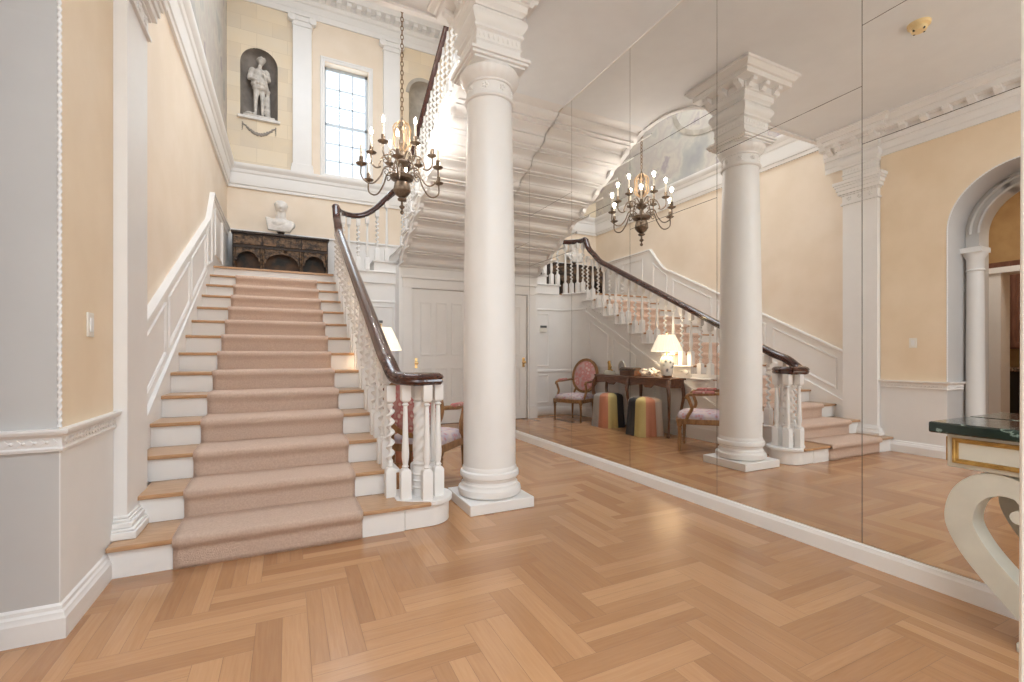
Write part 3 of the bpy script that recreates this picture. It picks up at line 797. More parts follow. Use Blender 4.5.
# ------------------------------------------------------------------ wainscot on the stair wall
def nz(y): return (y - nose(1)) / G_ * R_ + R_
cap_line = [(3.86, nz(3.86) + .79), (7.30, nz(7.30) + .79)]
for k in range(1, 9):
    q = k / 8; cap_line.append((7.30 + .55 * q, nz(7.30) + .79 + (3.56 - nz(7.30) - .79) * (1 - math.cos(q * PI / 2)) ** .8 if q < 1 else 3.56))
cap_line += [(7.86, 3.57), (YB, 3.55)]
b = MB(); b.prism([(3.86, 0.4)] + cap_line + [(YB, 0.4)], 'x', XS, XW); struct(b.build('trim_22', WHITE))
b = MB(); b.sweep([(XW, y, z) for y, z in cap_line], [(.0, -.05), (.012, -.05), (.016, -.02), (.03, -.01), (.034, .0), (.03, .018), (.0, .018), (-.03, .018), (-.03, -.05)]); struct(b.build('trim_23', WHITE, angle=30))
b = MB(); pw = lambda p, h: (XW + h, p[0], p[1])
for (ya, yb_) in ((4.0, 5.0), (5.12, 6.1), (6.22, 7.2), ):
    b.ring2d([(ya, nz(ya) + .20), (yb_, nz(yb_) + .20), (yb_, nz(yb_) + .66), (ya, nz(ya) + .66)], pw, 0, .035, .014)
b.ring2d([(7.36, nz(7.36) + .20), (7.78, nz(7.78) + .1), (7.78, nz(7.78) + .80), (7.36, nz(7.36) + .68)], pw, 0, .035, .014)
for (ya, yb_) in ((8.1, 8.8), (8.95, 9.75)): b.ring2d([(ya, ZL + .18), (yb_, ZL + .18), (yb_, 3.42), (ya, 3.42)], pw, 0, .035, .014)
struct(b.build('trim_24', WHITE))
b = MB(); b.box(XS, XM - .006, YB - .03, YB, ZL, 3.53); b.box(XS, XM - .006, YB - .06, YB, 3.53, 3.57); struct(b.build('trim_25', WHITE, bevel=.006))

# ------------------------------------------------------------------ balustrade
def twist(b, c, z0, z1, r, a, pitch, ph=0, seg=12, starts=1):
    N = max(8, int((z1 - z0) / .0065)); vs = []; fs = []
    for i in range(N + 1):
        z = z0 + (z1 - z0) * i / N; e = min(1, i / (N * .08), (N - i) / (N * .08)); f = 2 * PI * (z - z0) / pitch + ph
        for k in range(seg):
            t = 2 * PI * k / seg
            if starts == 1: x, y = c[0] + a * e * math.cos(f) + r * math.cos(t), c[1] + a * e * math.sin(f) + r * math.sin(t)
            else:
                rr = r * (1 + .17 * e * math.cos(starts * (t - f))); x, y = c[0] + rr * math.cos(t), c[1] + rr * math.sin(t)
            vs.append((x, y, c[2] + z))
    for i in range(N):
        for k in range(seg): fs.append((i * seg + k, i * seg + (k + 1) % seg, (i + 1) * seg + (k + 1) % seg, (i + 1) * seg + k))
    b.add(vs, fs)
def baluster_mesh(kind, L, top=True):
    b = MB(); w = .037
    b.add(*block(w, 0, .20, .225)); 
    b.lathe([(.018, .222), (.027, .235), (.018, .25), (.02, .262)], (0, 0, 0), 14)
    zt_ = L - .13
    if kind == 'twist': twist(b, (0, 0, 0), .255, zt_ - .02, .0195, .0145, .078)
    elif kind == 'turned': b.lathe([(.02, .255), (.027, .30), (.028, .34), (.022, .45), (.017, zt_ - .06), (.015, zt_ - .02)], (0, 0, 0), 14)
    elif kind == 'slim':
        twist(b, (0, 0, 0), .255, L - .06, .017, .013, .078); b.lathe([(.016, L - .07), (.018, L - .06), (.014, L)], (0, 0, 0), 12); return b
    b.lathe([(.015, zt_ - .03), (.026, zt_ - .018), (.016, zt_ - .004)], (0, 0, 0), 14)
    b.add(*block(w * .9, zt_ + .02, L, zt_, True))
    return b
def block(w, z0, z1, zs, flip=False):
    """square block with a rounded-off shoulder"""
    zs_ = [z0, z1, zs] if not flip else [z1, z0, zs]
    ws = [w, w, .017]
    lev = [(w, zs_[0]), (w, zs_[1]), (w * .82, zs_[1] + (zs_[2] - zs_[1]) * .5), (.017, zs_[2])]
    vs = []; fs = []
    for (q, z) in lev: vs += [(-q, -q, z), (q, -q, z), (q, q, z), (-q, q, z)]
    for i in range(3):
        for k in range(4): fs.append((i * 4 + k, i * 4 + (k + 1) % 4, i * 4 + 4 + (k + 1) % 4, i * 4 + 4 + k))
    fs.append((3, 2, 1, 0)); fs.append((12, 13, 14, 15))
    return vs, fs
bal = thing('stair_balustrade', 'white twisted balusters under a dark mahogany handrail along both stair flights', 'balustrade', (.70, Y0, R_))
_cache = {}
def baluster(x, y, z, L, kind):
    key = (kind, round(L, 3))
    if key not in _cache:
        o = baluster_mesh(kind, L).build('baluster', WHITE, bal, world=False, angle=50); _cache[key] = o
    else:
        o = _cache[key].copy(); COL.objects.link(o); o.parent = bal
    o.location = Vector((x, y, z)) - Vector(bal['_base']); return o
XR = .70
RAIL = .84            # rail top above the nosing line
for k in range(2, 14):
    y, z = nose(k), k * R_
    baluster(XR, y + .085, z, nz(y + .085) + RAIL - .075 - z, 'turned')
    baluster(XR, y + .265, z, nz(y + .265) + RAIL - .075 - z, 'twist')
baluster(XR, 3.555, R_, 1.02 - R_, 'twist')
# curtail cluster
NXc, NYc = .915, 3.49
b = MB(); b.lathe([(.055, .188), (.055, .40), (.05, .41), (.06, .43), (.045, .45)], (NXc, NYc, 0), 20)
for z in (.24, .29, .34): b.lathe([(.054, z), (.062, z + .012), (.054, z + .024)], (NXc, NYc, 0), 20, cap=False)
twist(b, (NXc, NYc, 0), .45, .90, .05, 0, .26, 0, 24, 3)
b.lathe([(.045, .90), (.056, .915), (.05, .93), (.055, .95), (.055, 1.03)], (NXc, NYc, 0), 20)
b.build('newel_post', WHITE, bal, angle=50)
for a in (200, 275, 330, 30, 90):
    baluster(NXc + .135 * math.cos(math.radians(a)), NYc + .135 * math.sin(math.radians(a)), .188, 1.03 - .188, 'turned')
# landing and upper flight
def z2(y): return ZL + 3 * R_ + (8.115 - y) / G_ * R_      # nosing line of flight 2
XU = 1.765
top_pts = []
RAIL2 = .98
baluster(.72, 7.99, ZL, 3.60 - ZL - .03, 'twist'); baluster(.765, 8.12, ZL, 3.60 - ZL, 'turned')
for (x, y, z, top, kd) in ((.84, 8.24, ZL, 3.60, 'twist'), (.94, 8.32, ZL, 3.61, 'turned'), (1.10, 8.375, ZL + R_, 3.625, 'twist'), (1.25, 8.375, ZL + R_, 3.68, 'turned'), (1.42, 8.375, ZL + 2 * R_, 3.82, 'twist'), (1.585, 8.375, ZL + 2 * R_, 4.00, 'turned')):
    baluster(x, y, z, top - z - .02, kd)
for k in range(0, 9):
    y = 8.115 - k * G_; z = ZL + (3 + k) * R_
    for dy, kd in ((.09, 'twist'), (.27, 'twist')):
        baluster(XU + .02, y - dy, z, .83 + dy * R_ / G_, 'slim')
# handrail
hp = [(-.045, 0), (-.055, .02), (-.05, .035), (-.058, .05), (-.045, .068), (-.02, .08), (.02, .08), (.045, .068), (.058, .05), (.05, .035), (.055, .02), (.045, 0), (.03, -.008), (-.03, -.008)]
def catmull(P, n=8):
    P = [Vector(p) for p in P]; out = []
    for i in range(len(P) - 1):
        p0, p1, p2, p3 = P[max(i - 1, 0)], P[i], P[i + 1], P[min(i + 2, len(P) - 1)]
        for k in range(n):
            t = k / n
            out.append(.5 * ((2 * p1) + (p2 - p0) * t + (2 * p0 - 5 * p1 + 4 * p2 - p3) * t * t + (3 * p1 - p0 - 3 * p2 + p3) * t ** 3))
    out.append(P[-1]); return out
ZV = 1.035            # underside of the volute
vol = []
for k in range(0, 46):                 # spiral from the centre outward
    q = k / 45; a = math.radians(-30 + 690 * q); r = .02 + .145 * q
    vol.append((NXc + r * math.cos(a + PI * .75), NYc + r * math.sin(a + PI * .75) , ZV))
b = MB()
b.lathe([(.16, ZV), (.172, ZV + .012), (.165, ZV + .03), (.176, ZV + .048), (.165, ZV + .066), (.14, ZV + .08)], (NXc, NYc, 0), 40)
rp = [(NXc + .11, NYc - .09, ZV), (NXc, NYc - .125, ZV), (.86, 3.352, ZV), (.78, 3.395, ZV + .005), (.72, 3.50, ZV + .025), (XR, 3.66, nz(3.66) + RAIL - .09 + .035), (XR, 3.85, nz(3.85) + RAIL - .075)]
for k in range(1, 12): y = 3.85 + (7.45 - 3.85) * k / 11; rp.append((XR, y, nz(y) + RAIL - .075))
rp += [(XR, 7.66, 3.245), (XR, 7.82, 3.38), (XR, 7.90, 3.50), (XR + .002, 7.95, 3.61)]
pth = catmull(rp, 6); b.sweep(pth, hp)
b.ball((XR, 7.955, 3.64), .062, 14, 10, (1, 1, .8))
# landing rail
lp = [(XR, 7.96, 3.60), (.735, 8.08, 3.595), (.80, 8.20, 3.60), (.90, 8.30, 3.605), (1.04, 8.365, 3.615), (1.22, 8.375, 3.665), (1.40, 8.375, 3.79), (1.56, 8.37, 3.96), (1.66, 8.32, 4.07), (1.73, 8.22, 4.13), (XU, 8.08, 4.17)]
for k in range(1, 11): y = 8.08 + (4.95 - 8.08) * k / 10; lp.append((XU - .005, y, z2(y) + .82 + .02 * min(1, k)))
lq = catmull(lp, 6); n_ = len(lq)
b.sweep(lq, hp, scale=[1 - .42 * min(1, max(0, (i - 54) / 8)) for i in range(n_)])
b.build('handrail', MAHOG, bal, angle=40)

# ------------------------------------------------------------------ upper flight with its moulded soffit
up = thing('stair_flight', 'white upper stair flight with stepped moulded underside above the hall door', 'staircase', (2.4, 6.4, 2.8))
YS0, ZS0 = 8.10, 2.80
X0u, X1u = 1.80, XM - .006
step = [(0, 0), (.05, .002), (.05, .022), (.062, .024)] + [(.062 + .10 * math.sin(PI / 2 * k / 6), .024 + .062 * (1 - math.cos(PI / 2 * k / 6))) for k in range(1, 7)] + [(.162, .104), (.178, .105), (.178, .120)] + [(.178 + .14 * (1 - math.cos(PI / 2 * k / 6)), .120 + .045 * math.sin(PI / 2 * k / 6)) for k in range(1, 7)] + [(.335, .166), (.335, .1815), (.36, .1824)]
prof = []
for k in range(9):
    for (s, h) in step: prof.append((YS0 - s - k * G_, ZS0 + h + k * R_))
prof = [p for p in prof if p[1] < ZC - .001]
prof += [(4.99, ZC - .001), (4.91, ZC - .001)] if prof[-1][0] > 5.0 else [(prof[-1][0] - .002, ZC - .001), (4.90, ZC - .001)]
topl = []
for k in range(9, -1, -1):
    y = 8.115 - k * G_; z = ZL + (3 + k) * R_
    topl += [(y - G_ - .0 if k < 9 else 4.86, z - .03), (y - .0, z - .03)]
b = MB(); lower = prof
vs = []; fs = []
for (y, z) in lower: vs += [(X0u, y, z), (X1u, y, z)]
for i in range(len(lower) - 1): fs.append((2 * i, 2 * i + 1, 2 * i + 3, 2 * i + 2))
b.add(vs, fs); b.build('soffit', WHITE, up, angle=50)
# returned ends of the soffit mouldings + string face
b = MB()
for k in range(9):
    y = 8.115 - k * G_; z = ZL + (3 + k) * R_
    yy0, yy1 = y - G_, y - .03
    zb = ZS0 + k * R_ - .0
    b.prism([(yy1 + .03, zb), (yy1 + .03, z - .03), (yy0, z - .03), (yy0, zb + R_), (yy0 + .07, zb + .15), (yy0 + .10, zb + .10), (yy0 + .2, zb + .05), (yy0 + .3, zb + .01)], 'x', X0u - .05, X0u + .02)
b.build('string', WHITE, up, angle=30)
for k in range(9):
    y = 8.115 - k * G_; z = ZL + (3 + k) * R_
    b = MB(); b.box(X0u - .095, X1u, y - G_, y + .03, z - .03, z); b.build('tread', WHITE, up, bevel=.008)
    b = MB(); b.box(X0u, X1u, y - .02, y, z - R_, z - .03); b.build('riser', WHITE, up)
    y0, z1 = y - G_ + .03, z - .03
    sp = [(y0, z1), (y0 + .335, z1), (y0 + .335, z1 - .145), (y0 + .285, z1 - .14), (y0 + .265, z1 - .09), (y0 + .235, z1 - .11), (y0 + .195, z1 - .095), (y0 + .175, z1 - .06), (y0 + .125, z1 - .07), (y0 + .085, z1 - .04), (y0 + .03, z1 - .045), (y0, z1 - .03)]
    b = MB(); b.prism(sp, 'x', X0u - .075, X0u - .05)
    b.lathe([(.012, 0), (.034, .002), (.03, .012), (.012, .016)], (0, 0, 0), 12)
    for q in range(len(b.v) - 48, len(b.v)):
        xx, yy, zz = b.v[q]; b.v[q] = (X0u - .075 - zz, xx + y0 + .26, yy + z1 - .07)
    b.box(X0u - .062, X0u - .05, y - G_, y, z1 - .26, z1 - .235); b.build('bracket', WHITE, up)

# ------------------------------------------------------------------ door wall under the upper flight
YD = 8.09
DX0, DX1 = 1.975, 3.02
b = MB(); b.box(1.77, DX0, YD, YD + .12, 0, 2.84); b.box(DX1, XM - .002, YD, YD + .12, 0, 2.84); b.box(DX0, DX1, YD, YD + .12, 2.431, 2.84)
b.box(1.74, 1.77, YD, 8.44, 0, 2.84)
struct(b.build('wall_door', WHITE))
b = MB()   # casing
for (x0, x1) in ((1.80, DX0 - .005), (DX1 + .005, XM - .02)):
    b.box(x0, x1, YD - .025, YD, 0, 2.436)
    b.box(x0 - .008, x1 + .004, YD - .035, YD, 0, .26)
b.box(1.80, XM - .02, YD - .024, YD, 2.436, 2.60); b.box(1.78, XM - .015, YD - .05, YD, 2.60, 2.64)
b.box(1.765, XM - .01, YD - .03, YD, 2.79, 2.85)
struct(b.build('trim_26', WHITE, bevel=.005))
d = bpy.data.objects.new('door_1', None); COL.objects.link(d); d['kind'] = 'structure'; d['_base'] = (0, 0, 0)
b = MB(); b.box(DX0 + .004, DX1 - .004, YD + .02, YD + .06, .012, 2.425)
pd = lambda p, h: (p[0], YD + .02 - h, p[1])
for k in range(3):
    xa = 2.115 + k * .29
    for (za, zb_) in ((.25, 1.02), (1.25, 2.20)):
        b.ring2d([(xa, za), (xa + .215, za), (xa + .215, zb_), (xa, zb_)], pd, -.001, .03, .012)
struct(b.build('door_leaf', WHITE, d))
b = MB(); b.lathe([(.03, 0), (.03, .006), (.012, .01), (.01, .035), (.026, .045), (.03, .058), (.022, .072), (.004, .076)], (0, 0, 0), 18)
for q in range(len(b.v)):
    xx, yy, zz = b.v[q]; b.v[q] = (xx + 2.045, YD + .02 - zz, yy + 1.11)
b.box(2.02, 2.07, YD + .014, YD + .02, 1.02, 1.20); struct(b.build('door_knob', BRASS, d))
b = MB(); b.box(DX0, DX1, YD - .01, YD + .1, 0, .012); struct(b.build('trim_27', DKWOOD))

# ------------------------------------------------------------------ mirror wall
edges = [.54, 1.59, 2.637, 3.69, 4.756, 5.85, 6.9, 8.06]
def soff(y): return ZS0 + (YS0 - y) / G_ * R_ + .06
mir_i = 0
place_word = ['marble console', 'newel post', 'table lamp', 'far ottoman', 'thermostat', 'hall door edge', 'door wall corner']
for i in range(len(edges) - 1):
    y0, y1 = edges[i], edges[i + 1]
    js = [2.52, 3.235] if i % 2 == 0 else [2.87]
    cuts = [.118] + js + [ZC - .004]
    rows = ['lower', 'middle', 'upper'] if len(js) == 2 else ['lower', 'upper']
    for q in range(len(cuts) - 1):
        z0, z1 = cuts[q] + .002, cuts[q + 1] - .002
        a, c = y0 + .002, y1 - .002
        poly = [(a, z0), (c, z0), (c, max(z0 + .001, min(z1, soff(c)))), (a, min(z1, soff(a)))]
        if min(z1, soff(a)) - z0 < .02: continue
        if min(z1, soff(c)) - z0 < .01:
            yc = a + (c - a) * (soff(a) - z0) / (soff(a) - soff(c)); poly = [(a, z0), (yc, z0), (a, min(z1, soff(a)))]
            if soff(a) > z1: poly = [(a, z0), (yc, z0), (yc - (z1 - z0) * G_ / R_, z1), (a, z1)]
        elif soff(a) > z1 > soff(c):
            ym = a + (c - a) * (soff(a) - z1) / (soff(a) - soff(c)); poly = [(a, z0), (c, z0), (c, soff(c)), (ym, z1), (a, z1)]
        b = MB(); b.prism(poly, 'x', XM, XM + .005)
        o = b.build('mirror_panel', MIRROR, smooth=False)
        tag(o, ('lower mirror pane on the right wall showing the reflected %s' if q == 0 else rows[q] + ' mirror pane in the stack whose lowest pane reflects the %s') % place_word[i], 'mirror', 'wall mirror panels')
for ob in list(COL.objects):
    if ob.name.startswith('wall_right'): ob.location.x = .006
b = MB(); b.box(XM + .0051, XM + .0058, 0, 8.06, .118, ZC - .004); struct(b.build('wall_mirror_backing', mat('dark_mirror_joint', (.10, .085, .07), .6)))
b = MB(); b.sweep([(XM, -2.3, 0), (XM, 8.07, 0)], [(0, 0), (-.02, 0), (-.02, .085), (-.014, .095), (-.012, .108), (0, .116)], flat=True); struct(b.build('baseboard_right', WHITE, angle=25))
b = MB(); b.box(XM - .008, XM, -2.3, 4.95, ZC - .008, ZC); struct(b.build('trim_28', WHITE))

# ------------------------------------------------------------------ chandelier
ch = thing('chandelier', 'dark bronze candle chandelier hanging on a chain in the stairwell', 'chandelier', (1.248, 5.63, 2.95))
HX, HY = 1.248, 5.63
b = MB(); b.lathe([(.002, 2.95), (.02, 2.965), (.024, 2.985), (.012, 3.00), (.01, 3.02), (.03, 3.035), (.034, 3.05), (.014, 3.07), (.014, 3.11), (.05, 3.125), (.055, 3.14), (.03, 3.155), (.07, 3.185), (.105, 3.235), (.10, 3.28), (.09, 3.33), (.06, 3.35), (.13, 3.375), (.145, 3.41), (.12, 3.435), (.05, 3.45), (.035, 3.48), (.03, 3.52), (.07, 3.55), (.085, 3.58), (.06, 3.61), (.03, 3.63), (.025, 3.72), (.05, 3.76), (.06, 3.80), (.035, 3.85), (.02, 3.90), (.035, 3.96), (.05, 4.0), (.03, 4.06), (.012, 4.12), (.006, 4.16)], (HX, HY, 0), 24)
b.build('stem', BRONZE, ch)
CRYS = mat('pierced_brass_crown', (.62, .42, .24), .35, metal=.5)
b = MB()
for k in range(8):
    a = 2 * PI * k / 8; P = []
    for q in range(9):
        w = q / 8; r = .03 + .085 * math.sin(PI * w) ** .8 + .02 * math.sin(3 * PI * w)
        P.append((HX + r * math.cos(a), HY + r * math.sin(a), 3.72 + .36 * w))
    b.tube(P, .008, 6, up=(math.sin(a), -math.cos(a), .1))
b.build('crown_scroll', CRYS, ch)
def arm(ang, R, zr, zp, zsag):
    ca, sa = math.cos(ang), math.sin(ang)
    f = lambda r, z: (HX + r * ca, HY + r * sa, z)
    P = catmull([f(.05, zr), f(.13, zr + .07), f(.22, zr + .05), f(.27, zr - .06), f(R * .70, zsag), f(R * .86, zsag - .01), f(R, zsag + .05), f(R, zp)], 6)
    b = MB(); b.tube(P, .0095, 8, up=(sa, -ca, .01))
    Q = [f(.20 + .045 * math.cos(q * .5) * (1 - q / 22), zr + .0 + .045 * math.sin(q * .5) * (1 - q / 22)) for q in range(16)]
    b.tube(Q, .006, 6, up=(sa, -ca, .01))
    a = b.build('arm', BRONZE, ch)
    c = f(R, 0)
    b = MB(); b.lathe([(.008, zp - .03), (.02, zp - .015), (.05, zp - .005), (.062, zp + .008), (.056, zp + .012), (.02, zp + .006), (.016, zp + .02), (.024, zp + .04), (.022, zp + .085), (.018, zp + .085)], c, 16); b.build('drip_pan', BRONZE, a)
    b = MB(); b.lathe([(.014, zp + .08), (.014, zp + .22), (.010, zp + .225)], c, 12); cd = b.build('candle', CANDLE, a)
    # bulb
    b = MB(); b.lathe([(.008, zp + .222), (.015, zp + .24), (.018, zp + .26), (.012, zp + .285), (.004, zp + .305), (.001, zp + .31)], c, 10); b.build('bulb', BULB, a)
    return c[0], c[1], zp + .265
bulbs = []
for k in range(6): bulbs.append(arm(math.radians(12 + 60 * k), .50, 3.42, 3.44, 3.26))
for k in range(6): bulbs.append(arm(math.radians(42 + 60 * k), .36, 3.60, 3.68, 3.52))
b = MB()
z = 4.15
k = 0
while z < ZT:
    P = []
    for q in range(12):
        a = 2 * PI * q / 12; u, w = .016 * math.cos(a), .034 * math.sin(a)
        P.append((HX + (u if k % 2 else 0), HY + (0 if k % 2 else u), z + .034 + w))
    b.tube(P, .0055, 6, closed=True, up=(0, 1, 0) if k % 2 else (1, 0, 0))
    z += .054; k += 1
b.build('chain', mat('chain_brown', (.20, .125, .07), .45, metal=.6), ch)
b = MB(); b.lathe([(.08, ZT - .04), (.075, ZT - .03), (.05, ZT), ], (HX, HY, 0), 20); b.build('ceiling_canopy', BRONZE, ch)

# smoke detector on the hall ceiling
t = thing('smoke_detector', 'round yellowed smoke detector on the white hall ceiling, seen in the mirror', 'smoke detector', (.894, 2.245, ZC))
b = MB(); b.lathe([(.03, -.075), (.055, -.07), (.062, -.055), (.062, -.035), (.085, -.025), (.09, 0)], (.894, 2.245, ZC), 28); b.build('housing', IVORY, t)
b = MB()
for k in range(4):
    a = 2 * PI * k / 4 + .4; b.ball((.894 + .05 * math.cos(a), 2.245 + .05 * math.sin(a), ZC - .066), .011, 10, 8)
b.build('sensor_slot', BLACK, t)

# ------------------------------------------------------------------ carved chest and bust on the landing
CX0, CX1, CY0, CY1, CZ0, CZ1 = -.87, .69, 9.40, 9.84, ZL, 3.44
t = thing('carved_chest', 'dark carved wooden chest with three arches standing on the landing', 'chest', ((CX0 + CX1) / 2, 9.6, ZL))
b = MB(); b.box(CX0 - .02, CX1 + .02, CY0 - .03, CY1, CZ1 - .04, CZ1); b.build('top', CHESTDK, t, bevel=.008)
b = MB(); b.box(CX0, CX1, CY0, CY1, CZ0 + .60, CZ1 - .04); b.build('frieze', CHESTDK, t, bevel=.005)
b = MB(); b.box(CX0, CX1, CY0 + .22, CY1, CZ0 + .06, CZ0 + .60); b.build('recess_panel', PAINTED, t)
b = MB(); b.box(CX0 - .01, CX1 + .01, CY0 - .015, CY1, CZ0, CZ0 + .07); b.build('base', CHESTDK, t, bevel=.006)
b = MB(); b.box(CX0, CX0 + .03, CY0 + .02, CY1, CZ0 + .06, CZ0 + .6); b.build('side_panel', CHESTDK, t)
b = MB(); b.box(CX1 - .03, CX1, CY0 + .02, CY1, CZ0 + .06, CZ0 + .6); b.build('side_panel', CHESTDK, t)
bays = ((CX0 + .05, CX0 + .42), (CX0 + .50, CX1 - .50), (CX1 - .42, CX1 - .05))
for i, (xa, xb) in enumerate(bays):
    zt_ = CZ0 + .60; xm, r = (xa + xb) / 2, (xb - xa) / 2; zsp = CZ0 + (.36 if i != 1 else .34); h = .19 if i != 1 else .20
    arc = [(xm + r * math.cos(PI * k / 16), zsp + h * math.sin(PI * k / 16)) for k in range(17)]
    b = MB()
    for k in range(16): b.prism([arc[k], (arc[k][0], zt_), (arc[k + 1][0], zt_), arc[k + 1]], 'y', CY0 + .01, CY0 + .06)
    b.sweep([(x, CY0 + .005, z) for x, z in arc], [(-.014, -.01), (.014, -.01), (.014, .01), (-.014, .01)], up=(0, 1, 0))
    b.build('arch', CARVED, t)
    b = MB(); xa2, xb2 = (xa - .02, xb + .02); b.box(xa2, xb2, CY0 - .012, CY0, CZ0 + .665, CZ1 - .075)
    b.ring2d([(xa2 - .01, CZ0 + .655), (xb2 + .01, CZ0 + .655), (xb2 + .01, CZ1 - .065), (xa2 - .01, CZ1 - .065)], lambda p, hh: (p[0], CY0 - hh, p[1]), 0, .02, .02)
    b.build('carved_panel', CARVED, t)
for x in (CX0 + .025, CX0 + .445, CX0 + .477, CX1 - .477, CX1 - .445, CX1 - .025):
    b = MB(); b.lathe([(.018, .07), (.018, .1), (.011, .115), (.016, .18), (.010, .24), (.015, .3), (.009, .36), (.017, .38), (.019, .42), (.019, .60)], (x, CY0 + .02, CZ0), 12); b.build('colonnette', CARVED, t)
# bust
t = thing('marble_bust', 'white marble bust of a man in draped cloth on the carved chest', 'sculpture', (-.11, 9.60, CZ1))
b = MB(); b.lathe([(.085, 0), (.085, .02), (.06, .03), (.05, .06), (.065, .085), (.07, .095)], (-.11, 9.60, CZ1), 20); b.build('socle', CHESTDK, t)
b = MB(); ox, oy, oz = -.11, 9.60, CZ1 + .09
cap = lambda p, r, q, s: b.capsule((ox + p[0], oy + p[1], oz + p[2]), r, (ox + q[0], oy + q[1], oz + q[2]), s)
bl = lambda p, r, sc_=(1, 1, 1): b.ball((ox + p[0], oy + p[1], oz + p[2]), r, 16, 12, sc_)
bl((0, .0, .13), .13, (1.25, .75, .75)); bl((-.12, .01, .13), .08, (1, .9, .95)); bl((.12, .01, .13), .08, (1, .9, .95))
bl((0, -.03, .05), .08, (1.2, .8, .8)); cap((0, .01, .18), .082, (0, .0, .32), .07)
bl((0, -.005, .40), .098, (.86, 1.02, 1.12)); bl((0, .025, .425), .10, (.9, .95, .9)); bl((0, -.04, .345), .05, (.95, .9, .9))
cap((0, -.088, .415), .011, (0, -.102, .378), .015); bl((0, -.083, .35), .018, (1.4, .7, .5)); bl((0, -.078, .325), .022, (1, .8, .8))
for s in (-1, 1):
    bl((.033 * s, -.075, .412), .016, (1.2, .7, .7)); bl((.033 * s, -.078, .43), .018, (1.5, .7, .4)); bl((.078 * s, .0, .39), .018, (.5, 1, 1.5))
for k in range(26):
    a = k * 2.4; e = .15 + .8 * (k / 26)
    bl((.08 * math.cos(a) * math.cos(e), .03 + .085 * math.sin(a) * math.cos(e) if math.sin(a) > -.5 else -.02, .425 + .085 * math.sin(e)), .022)
for k in range(7):      # drapery folds
    q = k / 6
    cap((-.19 + .03 * q, -.02 - .03 * q, .20 - .03 * k), .022, (.17 - .05 * q, -.08 - .02 * math.sin(q * 3), .09 - .018 * k + .02), .02)
for q in range(len(b.v)):
    xx, yy, zz = b.v[q]; b.v[q] = (ox + (xx - ox) * 1.22, oy + (yy - oy) * 1.22, oz + (zz - oz) * 1.14)
b.build('head_and_shoulders', MARBLE, t, remesh=.0085)

# ------------------------------------------------------------------ statue in the niche
t = thing('niche_statue', 'pale stone statue of a standing youth in the grey wall niche', 'statue', (NX, YB + .08, NZ0))
b = MB(); b.box(NX - .26, NX + .26, YB - .02, YB + .2, NZ0, NZ0 + .05); b.build('base', STATUE, t, bevel=.01)
b = MB(); ox, oy, oz = NX, YB + .07, NZ0 + .05
S = 1.0
cap((.05, 0, .04), .026, (.055, .0, .30), .038); cap((.055, 0, .30), .038, (.045, .01, .56), .055)
cap((-.065, -.02, .04), .025, (-.062, -.03, .30), .037); cap((-.062, -.03, .30), .038, (-.045, .0, .56), .055)
cap((.05, -.03, .02), .022, (.062, -.08, .018), .02); cap((-.07, -.04, .02), .022, (-.10, -.09, .018), .02)
for k in range(14):     # short gathered breeches and the flared tunic over them
    a = 2 * PI * k / 14
    bl((.085 * math.cos(a), .06 * math.sin(a), .54), .038, (1, 1, 1.2))
    cap((.12 * math.cos(a), .09 * math.sin(a), .60 + .012 * math.sin(3 * a)), .03, (.075 * math.cos(a), .055 * math.sin(a), .76), .03)
bl((0, .0, .66), .10, (1.1, .85, 1.0)); bl((0, .005, .82), .105, (1.1, .75, .95))
bl((-.115, .0, .865), .052); bl((.11, .0, .865), .052)
cap((-.125, 0, .86), .05, (-.165, -.02, .70), .046); cap((-.165, -.02, .70), .036, (-.075, -.10, .655), .025)
cap((.12, 0, .86), .05, (.155, -.02, .72), .044); cap((.155, -.02, .72), .034, (.085, -.11, .76), .024)
bl((-.06, -.105, .652), .026, (1.2, .8, .8)); bl((.07, -.118, .768), .026, (1.2, .8, .8))
cap((0, 0, .92), .036, (.02, -.015, 1.0), .034); bl((.032, -.03, 1.05), .066, (.86, 1, 1.15)); bl((.03, -.005, 1.075), .073, (1, 1, .85))
bl((.045, -.098, 1.04), .012, (1, 1, 1.4))
for k in range(14):
    a = k * 2.4; bl((.03 + .062 * math.cos(a), -.005 + .058 * math.sin(a), 1.085 + .02 * math.sin(a * 1.7)), .023)
cap((.135, .05, .02), .055, (.14, .05, .50), .035); bl((.14, .03, .52), .045); cap((.14, .0, .52), .03, (.09, -.11, .74), .018); bl((-.16, -.03, .03), .06, (1.3, .8, .5))
b.build('figure', STATUE, t, remesh=.0105)
# festoon below the niche
b = MB()
for k in range(34):
    q = k / 33; x = NX - .27 + .54 * q; z = 5.56 - .17 * math.sin(PI * q); r = .013 + .016 * math.sin(PI * q)
    b.ball((x + .006 * math.sin(k * 5), YB - .008, z + .008 * math.cos(k * 4)), r, 7, 5, (1, .6, 1))
for s in (-1, 1):
    for k in range(9): b.ball((NX + s * .275 + .006 * math.sin(k * 3), YB - .008, 5.57 - .018 * k), .012 - .0005 * k, 7, 5, (1, .6, 1))
tag(b.build('garland_relief', mat('festoon_grey', (.30, .265, .23), .6)), 'grey carved garland hanging on the stone wall below the statue niche', 'relief')

